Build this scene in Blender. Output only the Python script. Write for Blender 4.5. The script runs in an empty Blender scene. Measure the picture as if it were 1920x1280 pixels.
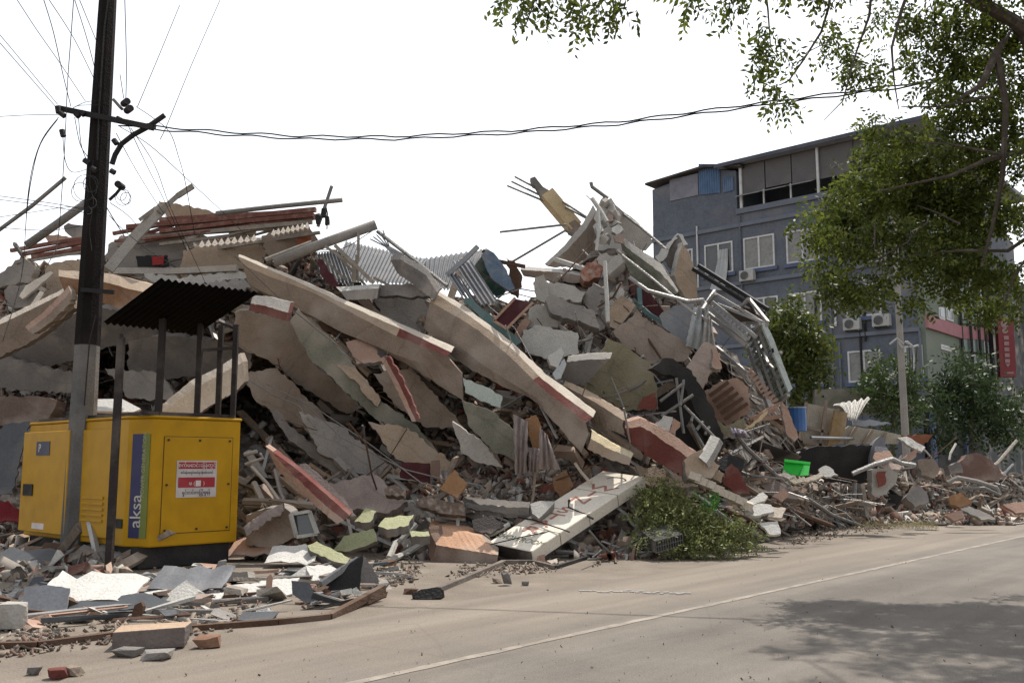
import bpy, bmesh, math, random
import numpy as np
from mathutils import Vector, Matrix, Euler
random.seed(7); rng = np.random.default_rng(7)
SC = bpy.context.scene; COL = SC.collection
# ---------------------------------------------------------------- camera, sky, sun, exposure
FPX = 1760.0; PITCH = math.radians(7.45); CAMZ = 1.6
cd = bpy.data.cameras.new('camera'); cam = bpy.data.objects.new('camera', cd); COL.objects.link(cam)
cd.sensor_width = 36; cd.lens = FPX/1920*36; cd.clip_end = 2000; cd.clip_start = .1
cam.location = (0, 0, CAMZ); cam.rotation_euler = (math.pi/2+PITCH, 0, 0); SC.camera = cam
SUN_EL, SUN_AZ = math.radians(60), math.radians(28)      # azimuth measured from +Y towards +X
W = bpy.data.worlds.new('World'); SC.world = W; W.use_nodes = True
wn = W.node_tree.nodes; bg = wn['Background']
sky = wn.new('ShaderNodeTexSky'); sky.sky_type = 'NISHITA'; sky.sun_disc = False
sky.sun_elevation = SUN_EL; sky.sun_rotation = SUN_AZ; sky.dust_density = 1.0; sky.air_density = 1.2; sky.ozone_density = 1.0
hs_ = wn.new('ShaderNodeHueSaturation'); hs_.inputs['Saturation'].default_value = .2
W.node_tree.links.new(sky.outputs[0], hs_.inputs['Color']); W.node_tree.links.new(hs_.outputs[0], bg.inputs[0]); bg.inputs[1].default_value = .122
sl = bpy.data.lights.new('sun', 'SUN'); sl.energy = 3.0; sl.angle = math.radians(.6); sl.color = (1, .95, .87)
so = bpy.data.objects.new('sun', sl); COL.objects.link(so)
sdir = Vector((math.sin(SUN_AZ)*math.cos(SUN_EL), math.cos(SUN_AZ)*math.cos(SUN_EL), math.sin(SUN_EL)))
so.rotation_euler = (-sdir).to_track_quat('-Z', 'Y').to_euler(); so.location = (0, 0, 60)
SC.view_settings.view_transform = 'Standard'; SC.view_settings.look = 'None'
SC.view_settings.exposure = .95; SC.view_settings.gamma = 1
# ---------------------------------------------------------------- pixel ray -> place
CS, SN = math.cos(PITCH), math.sin(PITCH)
def ray(x, y):
    u = -(y-640)/FPX
    return Vector(((x-960)/FPX, CS-SN*u, SN+CS*u))
CAM = Vector((0, 0, CAMZ))
def P(x, y, d):
    r = ray(x, y); return CAM + r*(d/r.y)
def G(x, y, z=0.0):
    r = ray(x, y); return CAM + r*((z-CAMZ)/r.z)
def PL(x, y, p0, n):
    r = ray(x, y); dn = r.dot(n)
    if abs(dn) < .05: dn = -.05
    return CAM + r*((p0-CAM).dot(n)/dn)
def NRM(tilt=0, yaw=0):
    t, w = math.radians(tilt), math.radians(yaw)
    return Vector((math.sin(w)*math.cos(t), -math.cos(w)*math.cos(t), math.sin(t)))
RD = math.radians(41.8)
RV = Vector((math.sin(RD), math.cos(RD), 0)); NV = Vector((-math.cos(RD), math.sin(RD), 0)); ZV = Vector((0, 0, 1))
TX = [-200, 0, 460, 600, 700, 1000, 1200, 1400, 1600, 1920, 2100]
TY = [18, 18, 17.5, 17, 16.8, 16.6, 17.2, 19.2, 24.5, 36, 42]
KX = [0, 500, 1100, 1350, 1500, 1920]; KK = [.75, .7, .7, .6, .5, .4]
def D(x, y):
    yt = float(np.interp(x, TX, TY)); k = float(np.interp(x, KX, KK)); a = (870-y)/1775.0
    d = (yt+1.6*k)/(1-k*a)
    if y > 880: d = min(d, G(x, y).y) if d*a+1.6 < 0 else d
    return d
# ---------------------------------------------------------------- materials
MATS = {}
def M(name, col, var=.2, rough=.9, scale=1.6, bump=.5, metal=0, dust=.34, spec=.25, fine=30, trans=0, rnd=0):
    if name in MATS: return MATS[name]
    col = [c*.8 for c in col]
    m = bpy.data.materials.new(name); m.use_nodes = True; nt = m.node_tree; N, L = nt.nodes, nt.links
    b = N['Principled BSDF']; b.inputs['Roughness'].default_value = rough; b.inputs['Metallic'].default_value = metal
    b.inputs['Specular IOR Level'].default_value = spec
    tc = N.new('ShaderNodeTexCoord')
    n1 = N.new('ShaderNodeTexNoise'); n1.inputs['Scale'].default_value = scale; n1.inputs['Detail'].default_value = 6; n1.inputs['Roughness'].default_value = .65
    n2 = N.new('ShaderNodeTexNoise'); n2.inputs['Scale'].default_value = fine; n2.inputs['Detail'].default_value = 4
    L.new(tc.outputs['Object'], n1.inputs['Vector']); L.new(tc.outputs['Object'], n2.inputs['Vector'])
    r = N.new('ShaderNodeValToRGB'); e = r.color_ramp.elements
    lo = [c*(1-var*1.1) for c in col]; hi = [min(1, c*(1+var*.8)) for c in col]
    e[0].position, e[0].color = .3, (*lo, 1); e[1].position, e[1].color = .7, (*hi, 1)
    L.new(n1.outputs['Fac'], r.inputs[0]); out = r.outputs[0]
    mx = N.new('ShaderNodeMix'); mx.data_type = 'RGBA'; mx.blend_type = 'MULTIPLY'; mx.inputs[0].default_value = .6
    r2 = N.new('ShaderNodeValToRGB'); r2.color_ramp.elements[0].position = .3; r2.color_ramp.elements[1].position = .6
    r2.color_ramp.elements[0].color = (.72, .7, .68, 1)
    L.new(n2.outputs['Fac'], r2.inputs[0]); L.new(out, mx.inputs[6]); L.new(r2.outputs[0], mx.inputs[7]); out = mx.outputs[2]
    if dust:
        n3 = N.new('ShaderNodeTexNoise'); n3.inputs['Scale'].default_value = scale*.7; n3.inputs['Detail'].default_value = 8
        L.new(tc.outputs['Object'], n3.inputs['Vector'])
        mr = N.new('ShaderNodeMapRange'); mr.inputs[1].default_value = .48; mr.inputs[2].default_value = .68; mr.inputs[4].default_value = dust*2
        L.new(n3.outputs['Fac'], mr.inputs[0])
        md = N.new('ShaderNodeMix'); md.data_type = 'RGBA'; md.inputs[7].default_value = (.34, .293, .25, 1)
        L.new(mr.outputs[0], md.inputs[0]); L.new(out, md.inputs[6]); out = md.outputs[2]
    if dust >= .3:
        vo = N.new('ShaderNodeTexVoronoi'); vo.feature = 'DISTANCE_TO_EDGE'; vo.inputs['Scale'].default_value = .55; wv_ = N.new('ShaderNodeMixRGB'); wv_.inputs[0].default_value = .25
        L.new(tc.outputs['Object'], wv_.inputs[1]); L.new(n1.outputs['Color'], wv_.inputs[2]); L.new(wv_.outputs[0], vo.inputs['Vector'])
        cr = N.new('ShaderNodeMapRange'); cr.inputs[1].default_value = .0; cr.inputs[2].default_value = .012; cr.inputs[3].default_value = .45; cr.inputs[4].default_value = 1; L.new(vo.outputs['Distance'], cr.inputs[0])
        mc = N.new('ShaderNodeMix'); mc.data_type = 'RGBA'; mc.blend_type = 'MULTIPLY'; mc.inputs[0].default_value = .3; L.new(out, mc.inputs[6]); L.new(cr.outputs[0], mc.inputs[7]); out = mc.outputs[2]
    if rnd:
        oi = N.new('ShaderNodeObjectInfo'); hs = N.new('ShaderNodeHueSaturation')
        m2 = N.new('ShaderNodeMapRange'); m2.inputs[3].default_value = 1-rnd; m2.inputs[4].default_value = 1+rnd
        L.new(oi.outputs['Random'], m2.inputs[0]); L.new(m2.outputs[0], hs.inputs['Value']); L.new(out, hs.inputs['Color']); out = hs.outputs[0]
    L.new(out, b.inputs['Base Color'])
    if bump:
        bp = N.new('ShaderNodeBump'); bp.inputs['Strength'].default_value = bump; bp.inputs['Distance'].default_value = .03
        ad = N.new('ShaderNodeMath'); ad.operation = 'ADD'; L.new(n1.outputs['Fac'], ad.inputs[0]); L.new(n2.outputs['Fac'], ad.inputs[1])
        L.new(ad.outputs[0], bp.inputs['Height']); L.new(bp.outputs[0], b.inputs['Normal'])
    MATS[name] = m; return m
def LEAF(name, c1, c2, tr=.35):
    if name in MATS: return MATS[name]
    m = bpy.data.materials.new(name); m.use_nodes = True; nt = m.node_tree; N, L = nt.nodes, nt.links
    N.remove(N['Principled BSDF']); o = N['Material Output']
    g = N.new('ShaderNodeNewGeometry'); r = N.new('ShaderNodeValToRGB')
    r.color_ramp.elements[0].color = (*c1, 1); r.color_ramp.elements[1].color = (*c2, 1)
    L.new(g.outputs['Random Per Island'], r.inputs[0])
    d = N.new('ShaderNodeBsdfPrincipled'); d.inputs['Roughness'].default_value = .55; d.inputs['Specular IOR Level'].default_value = .3
    t = N.new('ShaderNodeBsdfTranslucent')
    L.new(r.outputs[0], d.inputs['Base Color']); L.new(r.outputs[0], t.inputs[0])
    x = N.new('ShaderNodeMixShader'); x.inputs[0].default_value = tr
    L.new(d.outputs[0], x.inputs[1]); L.new(t.outputs[0], x.inputs[2]); L.new(x.outputs[0], o.inputs[0])
    MATS[name] = m; return m
def FLAT(name, col, rough=.5, metal=0, spec=.4): return M(name, col, var=.08, rough=rough, scale=1.2, fine=5, bump=.04, metal=metal, dust=.05, spec=spec)
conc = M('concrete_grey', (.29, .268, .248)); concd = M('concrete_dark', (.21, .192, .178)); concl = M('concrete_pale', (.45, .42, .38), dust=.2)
tan = M('tan_plaster', (.44, .335, .245)); tand = M('brown_plaster', (.3, .235, .185)); cream = M('cream_plaster', (.62, .54, .45), dust=.15)
pink = M('pink_plaster', (.45, .29, .22)); red = M('red_brick', (.17, .05, .04), dust=.12); maroon = M('maroon_paint', (.08, .022, .026), dust=.1)
olive = M('olive_plaster', (.27, .24, .155)); greeng = M('grey_green_plaster', (.2, .2, .155)); lime = M('lime_plaster', (.46, .46, .27), dust=.2)
yellow = M('yellow_plaster', (.6, .46, .27), dust=.1); whitep = M('white_plaster', (.56, .54, .5), var=.15, dust=.12)
teal = M('teal_paint', (.12, .2, .2), dust=.15); wood = M('weathered_wood', (.28, .21, .155), scale=6); woodg = M('grey_wood', (.3, .265, .225), scale=6)
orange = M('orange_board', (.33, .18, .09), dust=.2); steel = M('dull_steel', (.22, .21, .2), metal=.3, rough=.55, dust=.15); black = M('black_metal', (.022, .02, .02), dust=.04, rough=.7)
zinc = M('zinc_sheet', (.27, .275, .29), metal=.5, rough=.38, dust=.15, bump=.1); zincd = M('dark_zinc', (.1, .105, .115), metal=.3, rough=.5, dust=.1, bump=.1)
rust = M('rusty_steel', (.12, .07, .045), metal=.2, rough=.8, dust=.1); redw = M('red_timber', (.2, .085, .065), scale=6, dust=.2)
cloth = M('dusty_cloth', (.33, .27, .25), bump=.2); clothw = M('pale_cloth', (.5, .52, .53), bump=.2); bluep = FLAT('blue_paint', (.03, .12, .35))
greenp = FLAT('green_plastic', (.02, .6, .05), rough=.4); soil = M('rubble_soil', (.22, .188, .162), var=.45, scale=5, fine=50, bump=.9)
# ---------------------------------------------------------------- mesh helpers
def tag(o, label=None, cat=None, group=None, kind=None):
    if label: o['label'] = label
    if cat: o['category'] = cat
    if group: o['group'] = group
    if kind: o['kind'] = kind
    elif cat and 'kind' not in o: o['kind'] = 'thing'
    return o
class MB:
    def __init__(s): s.v, s.f, s.m = [], [], []
    def add(s, vs, fs, mi=0):
        b = len(s.v); s.v += [Vector(v) for v in vs]; s.f += [[b+i for i in f] for f in fs]; s.m += [mi]*len(fs)
    def box(s, o, a, b, c, mi=0):
        o, a, b, c = Vector(o), Vector(a), Vector(b), Vector(c)
        if a.cross(b).dot(c) < 0: a, b = b, a
        s.add([o, o+a, o+a+b, o+b, o+c, o+a+c, o+a+b+c, o+b+c], [(0, 3, 2, 1), (4, 5, 6, 7), (0, 1, 5, 4), (1, 2, 6, 5), (2, 3, 7, 6), (3, 0, 4, 7)], mi)
    def cbox(s, c, x, y, z, rot=(0, 0, 0), mi=0):
        R = Euler(rot).to_matrix(); a, b, d = R@Vector((x, 0, 0)), R@Vector((0, y, 0)), R@Vector((0, 0, z)); s.box(Vector(c)-(a+b+d)/2, a, b, d, mi)
    def bar(s, p, q, w, h=None, up=ZV, mi=0):
        p, q = Vector(p), Vector(q); h = h or w; d = (q-p).normalized(); x = d.cross(up)
        if x.length < .01: x = d.cross(Vector((1, 0, 0)))
        x.normalize(); y = x.cross(d); s.box(p-x*w/2-y*h/2, x*w, y*h, q-p, mi)
    def tube(s, pts, r, n=6, mi=0, r1=None):
        pts = [Vector(p) for p in pts]; k = len(pts); vs = []; up = Vector((.13, .31, .94))
        for i, p in enumerate(pts):
            d = (pts[min(i+1, k-1)]-pts[max(i-1, 0)]).normalized(); x = d.cross(up)
            if x.length < .05: x = d.cross(Vector((1, 0, 0)))
            x.normalize(); y = x.cross(d); rr = r if r1 is None else r+(r1-r)*i/(k-1)
            vs += [p+(x*math.cos(2*math.pi*j/n)+y*math.sin(2*math.pi*j/n))*rr for j in range(n)]
        fs = [(i*n+j, i*n+(j+1) % n, (i+1)*n+(j+1) % n, (i+1)*n+j) for i in range(k-1) for j in range(n)]
        fs += [tuple(range(n))[::-1], tuple(range((k-1)*n, k*n))]; s.add(vs, fs, mi)
    def build(s, name, mats, parent=None, smooth=False, origin=None):
        me = bpy.data.meshes.new(name)
        mats = mats if isinstance(mats, (list, tuple)) else [mats]
        if origin is None:
            a = np.array([tuple(v) for v in s.v]); origin = Vector(((a[:, 0].min()+a[:, 0].max())/2, (a[:, 1].min()+a[:, 1].max())/2, a[:, 2].min()))
        me.from_pydata([tuple(v-origin) for v in s.v], [], s.f)
        for m in mats: me.materials.append(m)
        me.polygons.foreach_set('material_index', s.m)
        if smooth: me.polygons.foreach_set('use_smooth', [True]*len(s.f))
        me.update(); o = bpy.data.objects.new(name, me); COL.objects.link(o)
        if parent: o.parent = parent; o.location = origin-WL(parent)
        else: o.location = origin
        return o
def WL(o):
    v = o.location.copy()
    while o.parent: o = o.parent; v += o.location
    return v
def empty(name, loc, label, cat, group=None):
    o = bpy.data.objects.new(name, None); COL.objects.link(o); o.location = loc; o.empty_display_size = .3
    return tag(o, label, cat, group)
def jagged(pts, step, amt):
    out = []; n = len(pts)
    for i in range(n):
        a, b = Vector(pts[i]), Vector(pts[(i+1) % n]); L = (b-a).length; k = max(1, int(L/step)); e = (b-a)/k
        pr = Vector((-e.y, e.x)).normalized() if e.length else Vector((0, 0))
        for j in range(k):
            o = 0 if j == 0 else random.uniform(-amt, amt); out.append(a+e*(j+(random.uniform(-.25, .25) if j else 0))+pr*o)
    return out
def slab_mb(mb, pts, d=None, off=0, tilt=0, yaw=0, th=.15, jag=2.2, mi=0, mi_edge=None):
    """solid plate: outline in the photograph's pixels laid on a tilted plane at distance d, real thickness th"""
    cx = sum(p[0] for p in pts)/len(pts); cy = sum(p[1] for p in pts)/len(pts)
    d = (D(cx, cy) if d is None else d)+off; p0 = P(cx, cy, d); n = NRM(tilt, yaw)
    q = jagged(pts, 7, jag*1.15) if jag else [Vector(p) for p in pts]
    if sum(q[i].x*q[(i+1) % len(q)].y-q[(i+1) % len(q)].x*q[i].y for i in range(len(q))) > 0: q.reverse()   # ccw as seen (y is down)
    w = [PL(p.x, p.y, p0, n) for p in q]; k = len(w); bk = [p-n*th for p in w]
    mb.add(w+bk, [tuple(range(k)), tuple(range(2*k-1, k-1, -1))], mi)
    mb.add(w+bk, [(i, k+i, k+(i+1) % k, (i+1) % k) for i in range(k)], mi if mi_edge is None else mi_edge)
def slab(name, label, cat, pts, mat, parent=None, group=None, edge=None, **k):
    mb = MB(); 
    if edge is None and k.get('th', .15) >= .1 and mat.name.endswith(('plaster', 'wall', 'plaster_layer', 'green_plaster')): edge = conc
    if edge: k['mi_edge'] = 1
    slab_mb(mb, pts, **k); o = mb.build(name, [mat, edge] if edge else mat, parent)
    if not parent and k.get('th', .15) >= .15 and edge is conc and k.get('jag', 2.2): stubs(o, random.randint(2, 5))
    return o if parent else tag(o, label, cat, group)
def stubs(o, n):
    c = Vector((0, 0, 0)); V = o.data.vertices; h = len(V)//4 if len(V) > 12 else len(V)
    for v in V: c += v.co
    c /= len(V)
    for i in range(n):
        a = V[random.randrange(h)].co.copy()+Vector((0, .06, 0)); d = a-c; d.y *= .3
        if d.length < .3: continue
        d = (d.normalized()+Vector((random.gauss(0, .3), random.gauss(0, .2), random.gauss(-.1, .3)))).normalized(); L = random.uniform(.15, .55); mb = MB(); W0 = WL(o)
        mb.tube([W0+a-d*.1, W0+a+d*L*.5, W0+a+d*L+Vector((0, 0, random.gauss(-.08, .08)))], .012, 5); mb.build('steel_stub', MATS.get('rusty_steel') or rust, o)
def strips(name, label, cat, lines, tilts, mats, c=1, d0=None, d1=None, off=0, yaw=0, th=.3, mfun=None, jag=1.2, sub=6, parent=None, group=None, bdir=(0, 1, .15)):
    """folded beam: pixel polylines (outer edge, crease, lower edge ...); crease runs from distance d0 to d1, each strip has its own tilt"""
    def resamp(l, n):
        l = np.array(l, float); s = np.r_[0, np.cumsum(np.hypot(*np.diff(l, axis=0).T))]; t = np.linspace(0, s[-1], n)
        return np.c_[np.interp(t, s, l[:, 0]), np.interp(t, s, l[:, 1])]
    n = max(len(l) for l in lines)*sub; L = [resamp(l, n) for l in lines]
    for li, l in enumerate(L): l[1:-1] += rng.uniform(-jag, jag, (n-2, 2))*(1.3 if li == len(L)-1 else .6)
    a, b = L[c][0], L[c][-1]; d0 = (D(*a) if d0 is None else d0)+off; d1 = (D(*b) if d1 is None else d1)+off
    dep = np.linspace(d0, d1, n); rows = [None]*len(L); rows[c] = [P(*L[c][i], dep[i]) for i in range(n)]
    for j in range(c-1, -1, -1): rows[j] = [PL(*L[j][i], rows[j+1][i], NRM(tilts[j], yaw)) for i in range(n)]
    for j in range(c+1, len(L)): rows[j] = [PL(*L[j][i], rows[j-1][i], NRM(tilts[j-1], yaw)) for i in range(n)]
    m = len(L); bd = Vector(bdir).normalized()*th; mb = MB(); vs = [p for r in rows for p in r]; vs += [p+bd for p in vs]; o = m*n
    fs, mi = [], []
    for j in range(m-1):
        for i in range(n-1):
            fs.append((j*n+i, (j+1)*n+i, (j+1)*n+i+1, j*n+i+1)); mi.append(mfun(j, i/(n-1)) if mfun else min(j, len(mats)-1))
            fs.append((o+j*n+i, o+j*n+i+1, o+(j+1)*n+i+1, o+(j+1)*n+i)); mi.append(len(mats)-1)
    for j in (0, m-1):
        for i in range(n-1):
            f = (j*n+i, j*n+i+1, o+j*n+i+1, o+j*n+i); fs.append(f if j == 0 else f[::-1]); mi.append(0 if j == 0 else len(mats)-1)
    for i in (0, n-1):
        for j in range(m-1):
            f = (j*n+i, o+j*n+i, o+(j+1)*n+i, (j+1)*n+i); fs.append(f if i == 0 else f[::-1]); mi.append(len(mats)-1)
    mb.add(vs, fs); mb.m = mi; ob = mb.build(name, mats, parent)
    return ob if parent else tag(ob, label, cat, group)
def rod(name, label, cat, pts, r, mat, off=0, d=None, group=None, parent=None, n=6, square=False):
    """pts: (x, y[, distance])"""
    q = []
    for p in pts:
        dd = p[2] if len(p) > 2 else (d if d is not None else D(p[0], p[1]))
        q.append(P(p[0], p[1], dd+off))
    mb = MB()
    if square:
        for a, b in zip(q, q[1:]): mb.bar(a, b, r*2, r*2)
    else: mb.tube(q, r, n)
    o = mb.build(name, mat, parent, smooth=not square and n > 6)
    return o if parent else tag(o, label, cat, group)
def corr(mb, A, B, C, E, nr, amp, th=.004, nv=8, sag=0, mi=0):
    """corrugated sheet on corners A B (ridge-across edge) C E; ridges run from AB to EC"""
    A, B, C, E = map(Vector, (A, B, C, E)); n = nr*6; nm = (B-A).cross(E-A).normalized(); vs = []
    for j in range(nv+1):
        t = j/nv
        for i in range(n+1):
            s = i/n; p = (A*(1-s)+B*s)*(1-t)+(E*(1-s)+C*s)*t
            vs.append(p+nm*(amp*math.sin(2*math.pi*nr*s)+sag*math.sin(math.pi*t)))
    k = len(vs); vs2 = [v-nm*th for v in vs]; w = n+1
    mb.add(vs+vs2, [(j*w+i, j*w+i+1, (j+1)*w+i+1, (j+1)*w+i) for j in range(nv) for i in range(n)]+[(k+j*w+i, k+(j+1)*w+i, k+(j+1)*w+i+1, k+j*w+i+1) for j in range(nv) for i in range(n)], mi)
def leaves(name, blobs, mat, size, dens, parent, droop=.5, sprig=9, seed=1, rag=.25):
    """blobs: centre Vector, radius, density factor; leaves are set as small sprigs of leaflets"""
    g = np.random.default_rng(seed); V = []; 
    for c, r, df in blobs:
        n = max(2, int(dens*df*r*r*r**.4)); dirs = g.normal(size=(n, 3)); dirs /= np.linalg.norm(dirs, axis=1)[:, None]
        rad = r*(g.random(n)**.45)*(1+rag*g.normal(size=n)); ctr = np.array(c)+dirs*rad[:, None]*np.array([1, 1, .85])
        ax = dirs*.6+g.normal(size=(n, 3))*.6; ax[:, 2] -= droop; ax /= np.linalg.norm(ax, axis=1)[:, None]
        up = g.normal(size=(n, 3)); sd = np.cross(ax, up); sd /= np.linalg.norm(sd, axis=1)[:, None]
        for k in range(sprig):
            side = 1 if k % 2 else -1; t = (k//2+.5)*size*.75
            base = ctr+ax*t; sz = size*g.uniform(.7, 1.25, n)[:, None]
            ld = sd*side*.85+ax*.5+g.normal(size=(n, 3))*.22; ld[:, 2] -= droop*.25; ld /= np.linalg.norm(ld, axis=1)[:, None]
            lw = np.cross(ld, up+g.normal(size=(n, 3))*.4); lw /= np.linalg.norm(lw, axis=1)[:, None]
            tip = base+ld*sz; m1 = base+ld*sz*.5+lw*sz*.22; m2 = base+ld*sz*.5-lw*sz*.22
            V.append(np.stack([base, m1, tip, m2], 1))
    V = np.concatenate(V).reshape(-1, 3); o0 = np.array(WL(parent)); k = len(V)//4
    me = bpy.data.meshes.new(name); me.vertices.add(len(V)); me.vertices.foreach_set('co', (V-o0).ravel())
    me.loops.add(len(V)); me.loops.foreach_set('vertex_index', np.arange(len(V))); me.polygons.add(k)
    me.polygons.foreach_set('loop_start', np.arange(k)*4); me.polygons.foreach_set('loop_total', np.full(k, 4)); me.materials.append(mat); me.update(); me.validate()
    o = bpy.data.objects.new(name, me); COL.objects.link(o); o.parent = parent; return o
def text(s, size, o, xd, yd, mat, name, parent, ext=.002, align='CENTER', sx=1):
    c = bpy.data.curves.new('tmp', 'FONT'); c.body = s; c.size = size; c.align_x = align; c.align_y = 'CENTER'; c.extrude = ext; c.resolution_u = 3
    t = bpy.data.objects.new('tmp', c); COL.objects.link(t); bpy.context.view_layer.update()
    me = bpy.data.meshes.new_from_object(t.evaluated_get(bpy.context.evaluated_depsgraph_get())); bpy.data.objects.remove(t); bpy.data.curves.remove(c)
    xd, yd = Vector(xd).normalized(), Vector(yd).normalized(); zd = xd.cross(yd)
    me.transform(Matrix((xd*sx, yd, zd)).transposed().to_4x4()); me.materials.clear(); me.materials.append(mat)
    ob = bpy.data.objects.new(name, me); COL.objects.link(ob); ob.parent = parent; ob.location = Vector(o)-WL(parent); return ob
# ================================================================ ground, road
def sheet(name, pts, z, mat, label, cat=None):
    mb = MB(); mb.add([(p[0], p[1], z) for p in pts], [tuple(range(len(pts)))]); o = mb.build(name, mat, origin=Vector((0, 0, z))); return tag(o, label, cat, kind='structure')
LA, LB = G(690, 1275), G(1920, 1005); LDIR = (LB-LA).normalized(); LPER = Vector((-LDIR.y, LDIR.x, 0))
dirt = M('sandy_ground', (.215, .178, .143), var=.22, scale=1.2, fine=40, bump=.5, dust=.1)
def road_mat():
    m = M('dusty_asphalt', (.188, .166, .143), var=.16, scale=.7, fine=60, bump=.35, dust=0); nt = m.node_tree; N, L = nt.nodes, nt.links
    b = N['Principled BSDF']; src = b.inputs['Base Color'].links[0].from_socket
    ge = N.new('ShaderNodeNewGeometry'); dp = N.new('ShaderNodeVectorMath'); dp.operation = 'DOT_PRODUCT'; dp.inputs[1].default_value = LPER
    L.new(ge.outputs['Position'], dp.inputs[0]); nz = N.new('ShaderNodeTexNoise'); nz.inputs['Scale'].default_value = .9; nz.inputs['Detail'].default_value = 8
    L.new(ge.outputs['Position'], nz.inputs['Vector'])
    ma = N.new('ShaderNodeMath'); ma.operation = 'MULTIPLY_ADD'; ma.inputs[1].default_value = 2.2; L.new(nz.outputs['Fac'], ma.inputs[0]); L.new(dp.outputs['Value'], ma.inputs[2])
    mr = N.new('ShaderNodeMapRange'); c = LA.dot(LPER)+1.1; mr.inputs[1].default_value = c-.5; mr.inputs[2].default_value = c+1.0
    L.new(ma.outputs[0], mr.inputs[0]); mx = N.new('ShaderNodeMix'); mx.data_type = 'RGBA'; mx.inputs[7].default_value = (.19, .16, .13, 1)
    L.new(mr.outputs[0], mx.inputs[0]); L.new(src, mx.inputs[6]); out = mx.outputs[2]
    mp = N.new('ShaderNodeMapping'); mp.inputs['Rotation'].default_value = (0, 0, math.atan2(LDIR.y, LDIR.x)); mp.vector_type = 'TEXTURE'; L.new(ge.outputs['Position'], mp.inputs['Vector'])
    sc = N.new('ShaderNodeVectorMath'); sc.operation = 'MULTIPLY'; sc.inputs[1].default_value = (.12, 1.6, 1); L.new(mp.outputs[0], sc.inputs[0])
    n5 = N.new('ShaderNodeTexNoise'); n5.inputs['Scale'].default_value = 1; n5.inputs['Detail'].default_value = 6; L.new(sc.outputs[0], n5.inputs['Vector'])
    r5 = N.new('ShaderNodeMapRange'); r5.inputs[1].default_value = .35; r5.inputs[2].default_value = .65; r5.inputs[3].default_value = .78; r5.inputs[4].default_value = 1.12; L.new(n5.outputs['Fac'], r5.inputs[0])
    vo = N.new('ShaderNodeTexVoronoi'); vo.feature = 'DISTANCE_TO_EDGE'; vo.inputs['Scale'].default_value = .45; wq = N.new('ShaderNodeMix'); wq.data_type = 'VECTOR'; wq.inputs[0].default_value = .12; L.new(ge.outputs['Position'], wq.inputs[4]); L.new(nz.outputs['Color'], wq.inputs[5]); L.new(wq.outputs[1], vo.inputs['Vector'])
    rc_ = N.new('ShaderNodeMapRange'); rc_.inputs[2].default_value = .006; rc_.inputs[3].default_value = .9; rc_.inputs[4].default_value = 1; L.new(vo.outputs['Distance'], rc_.inputs[0])
    n6 = N.new('ShaderNodeTexNoise'); n6.inputs['Scale'].default_value = 90; n6.inputs['Detail'].default_value = 3; L.new(ge.outputs['Position'], n6.inputs['Vector'])
    r6 = N.new('ShaderNodeMapRange'); r6.inputs[1].default_value = .3; r6.inputs[2].default_value = .7; r6.inputs[3].default_value = .82; r6.inputs[4].default_value = 1.15; L.new(n6.outputs['Fac'], r6.inputs[0])
    m1 = N.new('ShaderNodeMath'); m1.operation = 'MULTIPLY'; L.new(r5.outputs[0], m1.inputs[0]); L.new(rc_.outputs[0], m1.inputs[1]); m2 = N.new('ShaderNodeMath'); m2.operation = 'MULTIPLY'; L.new(m1.outputs[0], m2.inputs[0]); L.new(r6.outputs[0], m2.inputs[1])
    mm = N.new('ShaderNodeVectorMath'); mm.operation = 'SCALE'; L.new(out, mm.inputs[0]); L.new(m2.outputs[0], mm.inputs['Scale']); L.new(mm.outputs[0], b.inputs['Base Color']); return m
sheet('ground', [(-400, -60), (400, -60), (400, 700), (-400, 700)], 0, dirt, 'bare sandy ground under and around the collapsed building')
rw = lambda t, s: LA+LDIR*t+LPER*s
sheet('road', [rw(-40, -10), rw(300, -10), rw(300, 2.6), rw(60, 2.4), rw(20, 2.9), rw(8, 2.1), rw(3, 2.4), rw(-2, 1.8), rw(-40, 2.2)], .004, road_mat(), 'dusty grey asphalt road running away to the right')
lm = M('worn_road_paint', (.3, .262, .222), var=.3, scale=3, fine=25, bump=.1, dust=.29)
mb = MB(); 
wl = [(random.uniform(.035, .06), random.uniform(.035, .06)) for _ in range(301)]
for i in range(300):
    a = -6+i*.2
    mb.add([rw(a, -wl[i][0])+ZV*.008, rw(a+.2, -wl[i+1][0])+ZV*.008, rw(a+.2, wl[i+1][1])+ZV*.008, rw(a, wl[i][1])+ZV*.008], [(0, 1, 2, 3)])
tag(mb.build('road_line', lm), 'worn pale edge line painted along the road', kind='structure')
# ================================================================ grey building with green front
C0 = P(1735, 870, 45); C0.z = 0
def sw(x, y, o=0):                      # photo pixel -> (distance along the side wall, height)
    p = PL(x, y, C0-RV*o, -RV); return (p-C0).dot(NV), p.z
def fw(x, y):                           # front wall facing the road
    p = PL(x, y, C0, -NV); return (p-C0).dot(RV), p.z
gw = M('grey_blue_wall', (.14, .157, .192), var=.2, scale=.5, fine=8, bump=.15, dust=.12); gwt = M('grey_blue_trim', (.17, .19, .235), var=.12, scale=1, dust=.05, bump=.1)
gwb = M('blue_trim_paint', (.10, .13, .22), var=.12, scale=1, dust=.05, bump=.1)
fgreen = M('sage_front', (.2, .235, .19), var=.12, scale=.8, bump=.1, dust=.08); fpink = M('pink_band', (.42, .2, .22), var=.12, dust=.06, bump=.1)
glass = FLAT('window_glass', (.06, .065, .07), rough=.15, spec=.6); glassg = FLAT('tinted_glass', (.16, .2, .18), rough=.2, spec=.6); curt = M('curtain_grey', (.3, .3, .29), var=.12, scale=1.5, fine=6, dust=0, bump=.1)
white = FLAT('white_frame', (.62, .62, .62)); dark = FLAT('dark_interior', (.02, .02, .022), rough=.9)
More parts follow.
